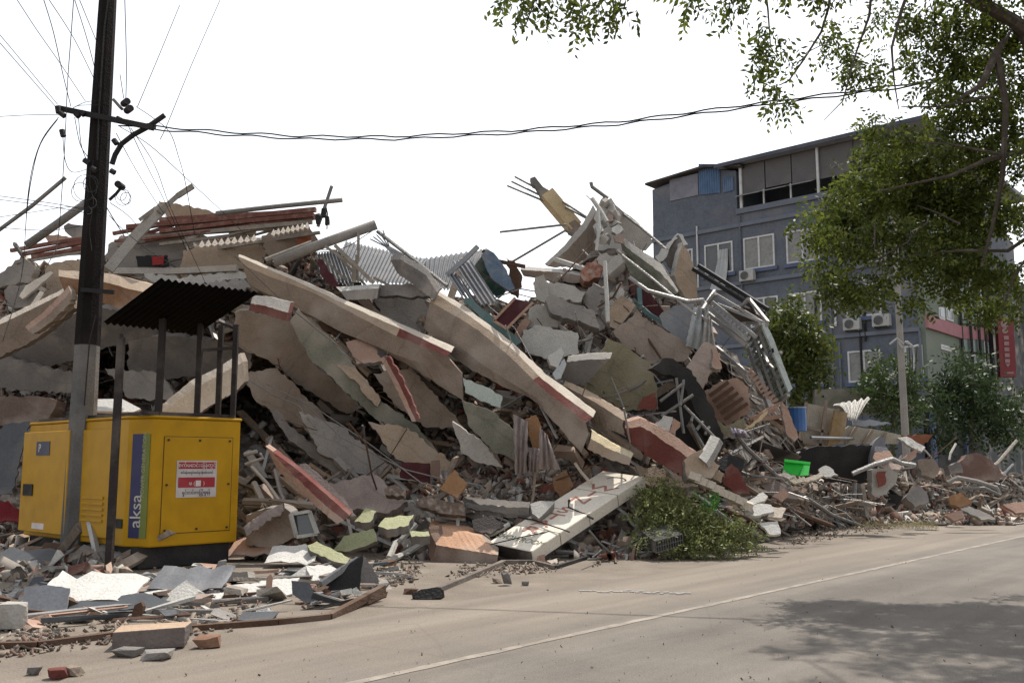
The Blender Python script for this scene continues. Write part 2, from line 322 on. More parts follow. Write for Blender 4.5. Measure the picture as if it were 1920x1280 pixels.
bl = empty('apartment_building', C0, 'grey four storey building with sage green curved front behind the trees', 'building')
SL = sw(1226, 520)[0]; ZP = sw(1387, 392)[1]; ZR = sw(1350, 318)[1]; sR = sw(1352, 330)[0]
LR = 19.0
def bx(mb, s0, s1, r0, r1, z0, z1, mi=0): mb.box(C0+NV*s0+RV*r0+ZV*z0, NV*(s1-s0), RV*(r1-r0), ZV*(z1-z0), mi)
mb = MB(); bx(mb, 0, SL, 0, LR, 0, ZP)
sG = sw(1380, 340)[0]; ZG = sw(1352, 330)[1]
bx(mb, sG, SL, .02, 7, ZP+.002, sw(1240, 352)[1])                       # taller block at the far end
bx(mb, .3, sG-.02, 3.2, LR-.5, ZP+.002, ZR-.6)                     # set-back terrace room
mb.build('wall', gw, bl)
mb = MB(); zg0 = sw(1240, 352)[1]; sa, sb_ = sw(1232, 345)[0], sw(1352, 330)[0]; zpk, spk = sw(1326, 316)
mb.add([C0+NV*sa+RV*.01+ZV*zg0, C0+NV*sb_+RV*.01+ZV*zg0, C0+NV*spk+RV*.01+ZV*zpk] if False else [C0+NV*(SL)+RV*.03+ZV*(zg0+.003), C0+NV*sG+RV*.03+ZV*(zg0+.003), C0+NV*sw(1326, 316)[0]+RV*.03+ZV*sw(1326, 317)[1]], [(0, 1, 2)])
mb.add([v+RV*6.9 for v in mb.v[:3]], [(0, 2, 1)]); mb.build('gable', gw, bl)
mb = MB(); s1, z1 = sw(1326, 316); zlo = sw(1232, 346)[1]
for a, za, b, zb in ((SL+.25, zlo, s1, z1), (s1, z1, sG-.5, sw(1351, 325)[1])):
    q = C0+NV*a-RV*.4+ZV*za; e = C0+NV*b-RV*.4+ZV*zb; mb.box(q, e-q, RV*7.8, ZV*.12)
mb.build('gable_roof', M('brown_roof', (.07, .062, .06), dust=.05), bl)
mb = MB(); bx(mb, -1.0, sR+.1, -.5, LR, ZR-.0, ZR+.2); bx(mb, -1.05, sR+.15, -.56, -.5, ZR-.04, ZR+.16, 1); mb.build('roof', [M('roof_grey', (.3, .31, .34), dust=.1), M('fascia', (.1, .11, .14), dust=.05)], bl)
mb = MB()
for y0, h in ((392, .3), (432, .22), (537, .2), (630, .2)):
    z = sw({392: 1387, 432: 1317, 537: 1325, 630: 1545}[y0], y0)[1]; bx(mb, -.1, (sG if y0 == 392 else SL+.08), -.14, 0, z-h, z)
mb.build('moulding', gwt, bl)
# terrace: posts, blinds, dark gap
ZB0 = sw(1432, 355)[1]
mb = MB(); sP = sw(1533, 300)[0]; bx(mb, sP-.06, sP+.06, -.1, .02, ZP+.01, ZR-.06); bx(mb, sG-.35, sG-.2, -.02, .1, ZP+.01, ZR-.06)
for px in (1432, 1483): s = sw(px, 370)[0]; bx(mb, s-.04, s+.04, -.02, .06, ZP+.01, ZB0)
mb.build('terrace_post', white, bl)
blind = M('grey_blind', (.145, .138, .14), var=.1, dust=.05, bump=.1); ZB = sw(1432, 355)[1]
for a, b in ((1384, 1432), (1434, 1482), (1484, 1531), (1536, 1600), (1602, 1680)):
    mb = MB(); bx(mb, sw(b, 330)[0], sw(a, 330)[0], .08, .12, ZB+random.uniform(-.1, .1), ZR-.06); mb.build('roller_blind', blind, bl)
mb = MB(); q = C0+NV*sw(1434, 372)[0]+ZV*(ZB-.15)
for a, b in ((1386, 1431), (1436, 1481), (1486, 1529)):
    sA, sB = sw(a, 360)[0], sw(b, 360)[0]; mb.box(C0+NV*sA-RV*.5+ZV*(ZB-.25), NV*(sB-sA), RV*.6+ZV*.22, ZV*.03)
mb.build('awning_flap', M('pale_flap', (.3, .29, .28), dust=.1), bl)
mb = MB(); s0, z0 = sw(1350, 322); s1, _ = sw(1311, 330); 
corr(mb, C0+NV*s1-RV*.05+ZV*sw(1311, 366)[1], C0+NV*s0-RV*.05+ZV*sw(1350, 362)[1], C0+NV*s0-RV*.05+ZV*(zg0+.6), C0+NV*s1-RV*.05+ZV*(zg0+.9), 9, .03)
s0, s1 = sw(1376, 350)[0], sw(1357, 350)[0]; corr(mb, C0+NV*s1-RV*.05+ZV*sw(1357, 362)[1], C0+NV*s0-RV*.05+ZV*sw(1376, 357)[1], C0+NV*s0-RV*.05+ZV*sw(1376, 331)[1], C0+NV*s1-RV*.05+ZV*sw(1357, 335)[1], 5, .03)
mb.build('corrugated_cladding', M('blue_sheet', (.12, .2, .34), dust=.1), bl)
slabw = MB(); sA, sB = sw(1256, 345)[0], sw(1309, 340)[0]; bx(slabw, sB, sA, -.04, 0, sw(1309, 366)[1], zg0+.35); slabw.build('pale_panel', M('panel_grey', (.24, .24, .28), dust=.05), bl)
def window(x0, y0, x1, y1, kind=0):
    sa, za = sw(x0, y0); sb, zb = sw(x1, y1); s0, s1 = min(sa, sb), max(sa, sb); z0, z1 = min(za, zb), max(za, zb)
    zt = (sw(x0, y0)[1]+sw(x1, y0-(x1-x0)*.13)[1])/2; z1 = max(z0+.6, min(z1, zt+.3))
    mb = MB(); w = .09
    for a, b, c, d in ((s0-w, s1+w, z0-w, z0), (s0-w, s1+w, z1, z1+w), (s0-w, s0, z0, z1), (s1, s1+w, z0, z1), ((s0+s1)/2-.05, (s0+s1)/2+.05, z0, z1)): bx(mb, a, b, -.07, .01, c, d)
    f = mb.build('window', white, bl)
    mb = MB(); bx(mb, s0, s1, -.015, .0, z0, z1); mb.build('pane', [glass, curt][kind], f)
    mb = MB(); bx(mb, s0-.25, s1+.25, -.16, 0, z0-w-.2, z0-w-.003); mb.build('sill', gwb, f)
for a in ((1324, 463, 1373, 507, 0), (1397, 450, 1451, 496, 1), (1477, 438, 1534, 484, 1), (1620, 425, 1660, 468, 0), (1410, 563, 1458, 607, 0), (1482, 554, 1539, 598, 1), (1588, 540, 1650, 587, 0), (1593, 662, 1650, 711, 1), (1286, 471, 1298, 510, 0), (1512, 668, 1545, 715, 0), (1700, 652, 1729, 704, 0)): window(*a)
for x, y0, y1, m in ((1308, 425, 540, white), (1388, 405, 560, gw), (1557, 552, 760, gwt), (1612, 580, 700, black), (1622, 585, 640, black), (1575, 640, 750, gwt), (1530, 560, 720, black), (1640, 400, 470, white), (1566, 555, 612, white), (1725, 620, 780, gwt)):
    mb = MB(); s, za = sw(x, y0); zb = sw(x, y1)[1]; mb.tube([C0+NV*s-RV*.1+ZV*max(0, zb), C0+NV*s-RV*.1+ZV*za], .055, 6); mb.build('drain_pipe', m, bl)
# front to the road
def fx(mb, r0, r1, n0, n1, z0, z1, mi=0): mb.box(C0+RV*r0-NV*n0+ZV*z0, RV*(r1-r0), -NV*(n1-n0), ZV*(z1-z0), mi)
rC = fw(1790, 700)[0]; rE = fw(1824, 700)[0]; zB0, zB1 = fw(1741, 622)[1], fw(1741, 598)[1]
mb = MB(); fx(mb, .05, rC, .003, .35, 4.2, ZP-.3); mb.build('front_wall', fgreen, bl)
mb = MB(); fx(mb, .02, rC+.02, .36, .5, zB0, zB1); mb.build('front_band', fpink, bl)
def arc(r0, r1, bulge, z0, z1, mat, nm, th=.1, out=0):
    mb = MB(); n = 12; a = []; 
    for i in range(n+1): t = i/n; a.append(C0+RV*(r0+(r1-r0)*t)-NV*(.35+bulge*math.sin(math.pi*(.0+.75*t))+out))
    for i in range(n): mb.box(a[i]+ZV*z0, a[i+1]-a[i], NV*th, ZV*(z1-z0))
    return mb.build(nm, mat, bl), a
arc(rC, rE, .8, 4.2, zB0, glassg, 'curved_glass'); arc(rC, rE, .8, zB0, zB1, fpink, 'curved_band', out=.06); arc(rC, rE, .8, zB1, ZP-.3, glassg, 'curved_glass'); _, ap = arc(rC, rE, .8, ZP-.29, ZP+.1, fgreen, 'curved_cornice', out=.1)
mb = MB()
for i in range(0, 13, 2): q = ap[i]-NV*.02; mb.bar(q+ZV*4.2, q+ZV*(ZP-.3), .1)
for k in range(9):
    z = 4.4+k*1.5
    for i in range(12): mb.bar(ap[i]+ZV*z, ap[i+1]+ZV*z, .07)
mb.build('mullion_grid', dark, bl)
for x0, y0, x1, y1 in ((1745, 575, 1757, 602), (1759, 577, 1773, 605), (1749, 646, 1778, 663), (1752, 700, 1772, 722), (1742, 520, 1770, 548)):
    ra, za = fw(x0, y0); rb, zb = fw(x1, y1); mb = MB(); fx(mb, ra, rb, .352, .4, zb, za); f = mb.build('front_window', white, bl)
    mb = MB(); fx(mb, ra+.12, rb-.12, .402, .42, zb+.12, za-.12); mb.build('pane', glass, f)
mb = MB(); fx(mb, rE, LR-.05, .003, .2, 0, ZP-2); mb.build('recess_wall', M('recess_grey', (.1, .11, .115)), bl)
mb = MB(); fx(mb, .02, rE, .1, .3, 0, 4.1); fx(mb, .0, .5, .3, .42, 0, 4.18, 1); fx(mb, rC-.2, rC+.3, .3, .44, 0, 4.18, 1); mb.build('shopfront', [dark, gwb], bl)
# curtain blowing out of one window, air conditioners
s, z = sw(1367, 463); mb = MB(); n = 9
for j in range(13):
    t = j/12
    for i in range(n): u = i/(n-1); mb.v.append(C0+NV*(s+.55-u*(.5+.35*t)+t*.35)-RV*(.12+.5*t*t+.07*math.sin(u*17+t*2))+ZV*(z-.1-t*2.3-u*.15*t))
mb.f = [[j*n+i, j*n+i+1, (j+1)*n+i+1, (j+1)*n+i] for j in range(12) for i in range(n-1)]; mb.m = [0]*len(mb.f)
tag(mb.build('curtain', clothw, smooth=True), 'pale curtain hanging out of an upper window of the grey building', 'curtain')
def aircon(x, y, label):
    s, z = sw(x, y, .35); c = C0+NV*s-RV*.05+ZV*z; t = empty('air_conditioner', c, label, 'air conditioner', 'air conditioners on the grey building')
    mb = MB(); mb.box(c-NV*.42-RV*.36, NV*.84, RV*.34, ZV*.58); mb.build('casing', M('ac_white', (.5, .5, .49), var=.1, dust=.15), t)
    mb = MB(); q = c-RV*.37+NV*.1+ZV*.29; mb.tube([q, q-RV*.03], .23, 14); mb.build('fan_grille', M('ac_fan', (.12, .12, .12)), t)
    mb = MB(); mb.box(c-NV*.38-RV*.36-ZV*.06, NV*.05, RV*.36, ZV*.055); mb.box(c+NV*.33-RV*.36-ZV*.06, NV*.05, RV*.36, ZV*.055); mb.build('bracket', steel, t)
aircon(1400, 526, 'small air conditioner below the middle upper window'); aircon(1643, 491, 'air conditioner high on the wall half behind leaves')
aircon(1597, 618, 'left of the two air conditioners under a lower window'); aircon(1652, 611, 'air conditioner with dark fan just left of the slim pole')
# red hanging sign and next building
r0, z0 = fw(1886, 700); rs = empty('shop_sign', C0+RV*r0-NV*1.2+ZV*z0, 'tall dark red vertical shop sign with pale symbols on the corner', 'sign')
sred = FLAT('sign_red', (.2, .012, .02)); spk = FLAT('sign_symbol', (.33, .2, .2))
pA, pB = P(1870, 597, 49), P(1902, 704, 49); ux = (P(1900, 597, 49)-pA); dn = P(1876, 706, 49)-pA
mb = MB(); mb.box(pA, ux, dn, Vector((.1, .5, 0))); mb.build('board', sred, rs)
mb = MB(); nf = Vector((0, -.015, 0)); at = lambda a, b: pA+ux*a+dn*b+nf
def disc(c, r, n=14): mb.add([c+Vector((r*math.cos(2*math.pi*i/n), 0, r*math.sin(2*math.pi*i/n))) for i in range(n)]+[c+nf+Vector((r*math.cos(2*math.pi*i/n), 0, r*math.sin(2*math.pi*i/n))) for i in range(n)], [tuple(range(n, 2*n))]+[(i, (i+1) % n, n+(i+1) % n, n+i) for i in range(n)])
disc(at(.4, .1), .2); disc(at(.42, .21), .16)
for b in (.3, .4, .5, .6, .7): mb.box(at(.32, b), ux*.3, dn*.065, nf)
q = at(.47, .84); mb.add([at(.33, .78), at(.62, .78), q, at(.33, .78)+nf, at(.62, .78)+nf, q+nf], [(3, 5, 4), (0, 1, 4, 3), (1, 2, 5, 4), (2, 0, 3, 5)]); mb.box(at(.25, .92), ux*.55, dn*.03, nf); mb.build('symbol', spk, rs)
for b in (.06, .9): mbx = MB(); mbx.bar(pA+dn*b, pA+dn*b+Vector((-.9, .7, 0)), .08); mbx.build('bracket', black, rs)
nb = empty('neighbour_building', C0+RV*19.5, 'plain grey building at the far right edge behind the red sign', 'building')
mb = MB(); fx(mb, 19.2, 40, -8, .6, 0, 13); mb.build('wall', M('far_grey', (.2, .22, .22), dust=.1), nb)
mb = MB(); fx(mb, 19.3, 19.9, .6, .8, 0, 13); fx(mb, 23, 23.6, .6, .8, 0, 13); fx(mb, 19.3, 40, .6, .9, 12.6, 13.1); fx(mb, 19.3, 40, .6, .85, 8.2, 8.5); mb.build('pilaster', M('far_pale', (.34, .35, .34), dust=.1), nb)
for r in (20.4, 24.2):
    for z in (5, 9): mb = MB(); fx(mb, r, r+2, .605, .65, z, z+2.4); mb.build('window', glass, nb)
# ================================================================ generator
g0 = G(265, 1062); g0 = Vector((-5.68, 14.5, 0)); U, V = RV.copy(), NV.copy(); GW, GL, Z0, Z1 = 1.71, 4.3, .335, 2.31
yel = M('yellow_paint', (.5, .265, .002), var=.06, scale=.8, fine=3, rough=.5, bump=.03, dust=0, spec=.2)
gen = empty('generator', g0, 'yellow diesel generator set in a steel enclosure on a dark skid', 'generator')
def gb(mb, u0, u1, v0, v1, z0, z1, mi=0): mb.box(g0+U*u0+V*v0+ZV*z0, U*(u1-u0), V*(v1-v0), ZV*(z1-z0), mi)
CU, CV = .18, .46; mb = MB()
for z0_, z1_, o_ in ((Z0, Z1, 0), (Z1+.001, Z1+.05, .02)):
    q = [g0+U*a+V*b for a, b in ((CU-o_*.5, -o_), (GW+o_, -o_), (GW+o_, GL+o_), (-o_, GL+o_), (-o_, CV-o_*.5))]; k = len(q)
    mb.add([p+ZV*z0_ for p in q]+[p+ZV*z1_ for p in q], [tuple(range(k))[::-1], tuple(range(k, 2*k))]+[(i, (i+1) % k, k+(i+1) % k, k+i) for i in range(k)])
ce = (U*CU-V*CV).normalized(); cn = Vector((ce.y, -ce.x, 0)); CO = g0+V*CV
if cn.dot(-V) < 0: cn = -cn
def cbx(mb, a, b, o0, o1, z0, z1, mi=0): mb.box(CO+ce*a+cn*o0+ZV*z0, ce*(b-a), cn*(o1-o0), ZV*(z1-z0), mi)
b = mb.build('enclosure', yel, gen); bv = b.modifiers.new('b', 'BEVEL'); bv.width = .025; bv.segments = 2
mb = MB(); gb(mb, .08, GW-.08, .1, GL-.1, .02, Z0-.002); mb.build('skid', black, gen)
# end panel with bolts
mb = MB(); gb(mb, .36, 1.56, -.014, -.001, Z0+.2, Z1-.28); p = mb.build('end_panel', yel, gen); bv = p.modifiers.new('b', 'BEVEL'); bv.width = .006
mb = MB()
for u in (.42, .96, 1.5):
    for z in (Z0+.25, (Z0+Z1)/2-.04, Z1-.33):
        if u == .96 and abs(z-(Z0+Z1)/2+.04) < .01: continue
        c = g0+U*u-V*.014+ZV*z; mb.tube([c, c-V*.02], .017, 8)
mb.build('bolt', black, p)
mb = MB()
for a, b_, c, d in ((.352, .359, Z0+.192, Z1-.272), (1.561, 1.568, Z0+.192, Z1-.272), (.36, 1.56, Z0+.192, Z0+.199), (.36, 1.56, Z1-.279, Z1-.272)): gb(mb, a, b_, -.006, -.001, c, d)
mb.build('panel_gap', black, gen)
# warning notice
mb = MB(); gb(mb, .58, 1.28, -.022, -.0145, 1.08, 1.66); nt_ = mb.build('warning_notice', FLAT('notice_white', (.55, .5, .48)), gen)
mb = MB(); gb(mb, .61, 1.25, -.025, -.0225, 1.53, 1.635); gb(mb, .61, 1.25, -.025, -.0225, 1.235, 1.395); mb.build('red_band', FLAT('notice_red', (.35, .01, .02)), nt_)
ink, pale = FLAT('dark_ink', (.03, .03, .05)), FLAT('pale_ink', (.7, .62, .6)); mid = lambda z, k=.93: g0+U*k-V*.028+ZV*z
text('စက်မောင်းချိန်တွင်', .085, mid(1.585), U, ZV, pale, 'lettering', nt_); text('စက်ခန်းအတွင်းမဝင်ရ ဝန်ထမ်းသာဝင်', .05, mid(1.47)+V*.004, U, ZV, ink, 'lettering', nt_, sx=.72)
text('ဖ (      )', .085, mid(1.30), U, ZV, pale, 'lettering', nt_); mb = MB(); gb(mb, .91, 1.0, -.029, -.0255, 1.255, 1.345); mb.build('blank_square', pale, nt_)
text('ရှင်းလင်းကြည့်ရှုရန်', .075, mid(1.155)+V*.004, U, ZV, ink, 'lettering', nt_, sx=.8)
# long name strip on the corner
mb = MB(); cbx(mb, .1, .31, .001, .012, Z0+.14, Z1-.24, 0); cbx(mb, .3101, .44, .001, .012, Z0+.14, Z1-.24, 1)
st = mb.build('name_strip', [FLAT('strip_blue', (.02, .02, .10)), FLAT('strip_green', (.16, .2, .03))], gen)
lt = FLAT('strip_letter', (.55, .52, .45)); text('aksa', .3, CO+ce*.235+cn*.014+ZV*(Z0+.55), ZV, -ce, lt, 'lettering', st, sx=1.0)
text('POWER GENERATION', .1, CO+ce*.34+cn*.014+ZV*(Z1-.72), ZV, -ce, FLAT('strip_letter_dim', (.35, .35, .2)), 'lettering', st)
# long side: doors
for v0, v1, o in ((.9, 2.05, .012), (2.15, 4.05, .16)):
    mb = MB(); gb(mb, -o-.03, -o, v0, v1, Z0+.1, Z1-.14); dr = mb.build('door', yel, gen); bv = dr.modifiers.new('b', 'BEVEL'); bv.width = .012
    if o > .1:
        mb = MB(); gb(mb, -o-.05, -o-.031, v1-.55, v1-.15, Z0+.72, Z0+.92); mb.build('handle', black, dr)
        mb = MB(); gb(mb, -o-.04, -o-.031, v0+.75, v0+1.3, Z0+1.42, Z0+1.66); sk = mb.build('sticker', FLAT('sticker_navy', (.01, .015, .06)), dr)
        text('P', .2, g0-U*(o+.042)+V*(v0+1.15)+ZV*(Z0+1.54), -V, ZV, pale, 'lettering', sk)
        mb = MB(); gb(mb, -o-.036, -o-.031, v1-1.1, v1-.6, Z0+.16, Z0+.26); mb.build('sticker', pale, dr)
mb = MB(); gb(mb, -.02, -.001, .5, .85, Z0+.28, Z0+.42); mb.build('vent', black, gen)
mb = MB(); gb(mb, -.025, -.001, 2.08, 2.1, Z0+.1, Z1-.2); mb.build('door_gap', black, gen)
for k in range(5): mb = MB(); gb(mb, -.02, -.001, 1.1, 1.85, Z0+.35+k*.09, Z0+.39+k*.09) if False else gb(mb, -.062, -.043, 1.1, 1.85, Z0+.35+k*.09, Z0+.39+k*.09); mb.build('louvre', yel, gen)
mb = MB(); gb(mb, -.05, -.02, 2.05, 2.13, Z0+.35, Z0+.5); gb(mb, -.05, -.02, 2.05, 2.13, Z1-.75, Z1-.6); mb.build('hinge', black, gen)
# canopy over it
cp = empty('canopy', g0+U*.8+V*.5, 'black corrugated shelter roof on thin posts over the yellow generator', 'canopy')
Dn, Cn = P(300, 523, 13.3), P(485, 548, 14.5); Zn = (Dn.z+Cn.z)/2; Af, Bf = P(192, 605, 14.6), P(368, 625, 15.7)
mb = MB(); corr(mb, Dn, Cn, Bf, Af, 15, .022, th=.006, nv=4)
mb.build('roof_sheet', M('shade_black_sheet', (.008, .007, .007), rough=.9, dust=0, spec=.05), cp)  # near-black colour stands in for the shade on the underside
pst = M('brown_post', (.032, .024, .022), rough=.7, dust=.15)
def sheet_z(q):                                              # underside height of the sheet at a plan position
    e1, e2 = Cn-Dn, Af-Dn; dx, dy = q.x-Dn.x, q.y-Dn.y; det = e1.x*e2.y-e1.y*e2.x
    a, b_ = (dx*e2.y-dy*e2.x)/det, (e1.x*dy-e1.y*dx)/det; return Dn.z+a*e1.z+b_*e2.z-a*Dn.z*0-.04 if False else (Dn+e1*a+e2*b_).z-.03
for q, zb, r in ((Vector((-5.67, 13.5, 0)), 0, .045), (g0+V*.95+U*.05, Z1+.05, .035), (g0+U*.3+V*.12, Z1+.05, .045), (g0+U*.98+V*.15, Z1+.05, .04), (g0+U*1.36+V*.15, Z1+.05, .04), (g0+U*1.58+V*.05, Z1+.05, .04)):
    q = Vector((q.x, q.y, 0)); mb = MB(); mb.bar(q+ZV*zb, q+ZV*(3.42 if zb == 0 else max(zb+.4, sheet_z(q))), r*2); mb.build('post', pst, cp)
mb = MB(); a, b_ = g0+U*.95+V*.15, g0+U*1.6+V*.05; mb.bar(a+ZV*3.45, b_+ZV*3.55, .05); mb.bar(g0+V*.1+ZV*(Z1+.08), g0+U*1.6+V*.1+ZV*(Z1+.08), .06); mb.bar(g0+V*.1+U*.05+ZV*(Z1+.08), g0+U*.05+V*4+ZV*(Z1+.08), .05); mb.build('rail', pst, cp)
# ================================================================ leaning-tall power pole with its hardware
pb = G(140, 1052); pole = empty('power_pole', pb, 'tall dark utility pole with crossarm beside the yellow generator', 'utility pole')
def ptube(mb, prof, mi=0, yaw=.55):
    vs, n = [], 4
    for z, w in prof:
        for i in range(8):
            a = yaw+i*math.pi/4; rr = w/2*(1.12 if i % 2 == 0 else 1.0); vs.append(pb+Vector((rr*math.cos(a), rr*math.sin(a), z)))
    k = len(prof); mb.add(vs, [(i*8+j, i*8+(j+1) % 8, (i+1)*8+(j+1) % 8, (i+1)*8+j) for i in range(k-1) for j in range(8)]+[tuple(range(8))[::-1], tuple(range((k-1)*8, k*8))], mi)
ZT = 3.62
mb = MB(); ptube(mb, [(0, .44), (1.2, .41), (ZT, .36)]); mb.build('base', M('pole_concrete', (.14, .135, .13), var=.25, scale=1.5, dust=.1), pole)
mb = MB(); ptube(mb, [(ZT+.001, .37), (6.5, .33), (9.5, .275), (10.6, .25)]); mb.build('shaft', M('pole_dark', (.016, .012, .012), var=.3, dust=.01, spec=.1), pole)
hw = black; dP = pb.y-.25
def pp(x, y, o=0): return P(x, y, dP+o)
mb = MB(); mb.bar(pp(110, 203, .1), pp(288, 240, -.1), .07, .09); mb.build('crossarm', hw, pole)
mb = MB(); mb.tube([pp(210, 308), pp(216, 290), pp(228, 270), pp(250, 253), pp(276, 239), pp(309, 216)], .045, 8); mb.build('brace', hw, pole)
for pts in (((108, 200), (110, 212)), ((113, 212), (121, 218)), ((142, 213), (148, 219)), ((152, 210), (158, 216)), ((276, 236), (291, 238)), ((219, 222), (227, 226)), ((116, 244), (119, 256)), ((158, 300), (168, 307)), ((213, 262), (219, 270)), ((208, 320), (215, 324)), ((172, 315), (180, 320))):
    mb = MB(); mb.tube([pp(*pts[0]), pp(*pts[1])], .05, 8); mb.build('insulator', hw, pole)
for x, y in ((236, 193), (242, 206)): mb = MB(); c = pp(x, y, -.1); mb.tube([c+Vector((-.06, .05, 0)), c+Vector((.06, -.08, 0))], .06, 10); mb.build('insulator', hw, pole)
mb = MB(); mb.bar(pp(214, 188), pp(228, 204), .12, .05); mb.build('bracket', steel, pole)
mb = MB(); mb.tube([pp(205, 375), pp(218, 363), pp(227, 352)], .03, 6); c = pp(225, 348); mb.tube([c+Vector((0, .1, 0)), c-Vector((0, .1, 0))], .06, 10); mb.build('lamp_arm', hw, pole)
mb = MB(); mb.bar(pp(152, 543), pp(214, 548), .05, .07); mb.build('clamp', hw, pole)
for q in ([pp(203, 0), pp(196, 50), pp(192, 110), pp(186, 200), pp(182, 300)], [pp(180, 590), pp(168, 640), pp(158, 760)]): mb = MB(); mb.tube(q, .012, 5); mb.build('cable_run', hw, pole)
# wires
wire = M('cable_black', (.03, .03, .03), dust=0, bump=0)
WL_ = 'thin loose wire fanning out from the dark utility pole against the sky'
def wr(pts, r=.007, label=WL_, group='loose wires around the utility pole', name='wire', smooth=True):
    p = [P(x[0], x[1], x[2] if len(x) > 2 else dP) for x in pts]
    if smooth and len(p) > 2:
        q = []
        for i in range(len(p)-1):
            a, b_, c, d = p[max(i-1, 0)], p[i], p[i+1], p[min(i+2, len(p)-1)]
            for k in range(5): t = k/5; q.append(.5*((2*b_)+(c-a)*t+(2*a-5*b_+4*c-d)*t*t+(3*b_-a-3*c+d)*t**3))
        p = q+[p[-1]]
    mb = MB(); mb.tube(p, r, 4); return tag(mb.build(name, wire), label, 'wire', group)
for w in ([(-20, 50, 13), (0, 66, 14), (108, 196)], [(-20, 58, 13), (104, 200)], [(32, 0, 12), (70, 58, 13), (112, 118, 14), (160, 190)], [(82, 0, 12), (100, 60, 13), (118, 140, 14), (133, 200)], [(92, 0, 12), (140, 75, 14), (182, 160)], [(138, 0, 14), (133, 70, 14.5), (127, 150, 15), (123, 240, 15), (118, 330, 16), (110, 440, 17)], [(140, 0, 13), (165, 80, 14.5), (188, 170)], [(149, 0, 13), (190, 100)], [(234, 0, 14), (237, 120, 15), (236, 185)], [(225, 140), (232, 185)], [(337, 10, 20), (300, 100, 18), (258, 200)], [(415, -5, 22), (360, 120, 19), (315, 230, 16.5), (300, 262, 16)],
          [(-20, 220, 17), (50, 216, 16), (110, 215)], [(110, 220), (80, 260), (62, 310), (52, 370, 16), (48, 430, 17)], [(108, 224), (76, 270), (60, 330), (50, 400, 16), (40, 520, 16), (5, 640, 15)], [(118, 258), (122, 300), (136, 323), (170, 315)], [(147, 218), (152, 270), (162, 300)], [(140, 220), (150, 270), (165, 295)], [(187, 188), (160, 192), (138, 202)], [(188, 197), (150, 198), (135, 204)], [(255, 200), (285, 220), (318, 248), (335, 295), (348, 345, 16), (365, 440, 18)],
          [(218, 250), (250, 310), (290, 375, 17), (345, 455, 18)], [(240, 235), (275, 310), (310, 380, 17), (350, 470, 18)], [(245, 240), (290, 310), (320, 390, 17), (385, 530, 18)], [(225, 238), (280, 272), (350, 335), (420, 400, 18), (470, 450, 19)], [(-20, 365, 17), (60, 376, 16.5), (120, 385, 16), (172, 397)], [(-20, 372, 18), (80, 385, 17), (165, 400, 16)], [(-20, 410, 17), (60, 398, 17), (130, 388, 16), (172, 393)], [(-20, 425, 17), (90, 432, 17), (170, 420)], [(205, 404), (230, 430), (280, 470, 17), (330, 500, 18)], [(206, 380), (235, 400), (255, 420, 17)], [(440, 480, 18), (560, 590, 17.5), (700, 690, 17), (730, 640, 18)]): wr(w)
for cx, cy, r in ((230, 370, 14), (228, 366, 9), (236, 372, 10), (170, 345, 14), (160, 352, 22), (172, 380, 9), (166, 395, 6), (150, 360, 16)):
    wr([(cx+r*math.cos(a*.7), cy+r*1.1*math.sin(a*.7), dP-.05*a) for a in range(10)], .006, 'wire curled into a loop beside the dark utility pole', 'coiled wires on the utility pole')
wr([(175, 300), (168, 340), (175, 380), (168, 430), (172, 470)], .008, 'dark wire hanging in kinks down the left side of the utility pole', None)
# thick twin cable to the right
tw = MB()
for k in (0, 1):
    base = [(222, 232), (290, 240), (420, 250), (560, 258), (740, 259), (960, 248), (1160, 231), (1320, 210), (1500, 186), (1680, 163), (1850, 138), (2050, 105)]
    q = []
    for i in range(len(base)-1):
        for j in range(8):
            t = j/8; x = base[i][0]*(1-t)+base[i+1][0]*t; y = base[i][1]*(1-t)+base[i+1][1]*t; dd = dP-(x-222)/1500*2.4
            q.append(P(x, y+(2.6 if k else -2.6)+1.8*math.sin(x*.06+k*1.5), dd))
    tw.tube(q, .013, 5)
tag(tw.build('overhead_cable', wire), 'thick twin cable sagging from the utility pole into the tree', 'cable')
wr([(366, 320, 30), (930, 380, 30)], .005, 'very thin pale wire crossing the empty sky above the rubble', None)
# ================================================================ slim pole on the right
sp = G(1697, 905); sp = Vector((P(1697, 805, 32).x, 32, 0)); spn = P(1692, 500, 32).z
sl_ = empty('street_pole', sp, 'slim pale concrete pole standing between two bushy trees', 'utility pole')
mb = MB(); mb.tube([sp, sp+ZV*10.6], .135, 8, r1=.09); mb.build('shaft', M('pole_pale', (.33, .31, .28), dust=.1), sl_)
for a in (((1694, 645), (1682, 634), (1668, 645)), ((1700, 640), (1712, 650), (1722, 647)), ((1692, 652), (1684, 640)), ((1697, 640), (1705, 645))):
    mb = MB(); mb.tube([P(x, y, 31.8) for x, y in a], .04, 5); mb.build('bracket', M('ins_white', (.5, .5, .48)), sl_)
for x in (1704, 1712, 1720): wr([(x, 645, 31.8), (x-1+random.uniform(-3, 3), 690, 32), (x-6, 735, 32)], .012, 'wire hanging from the slim pale pole near the dark window', 'wires on the slim pale pole')
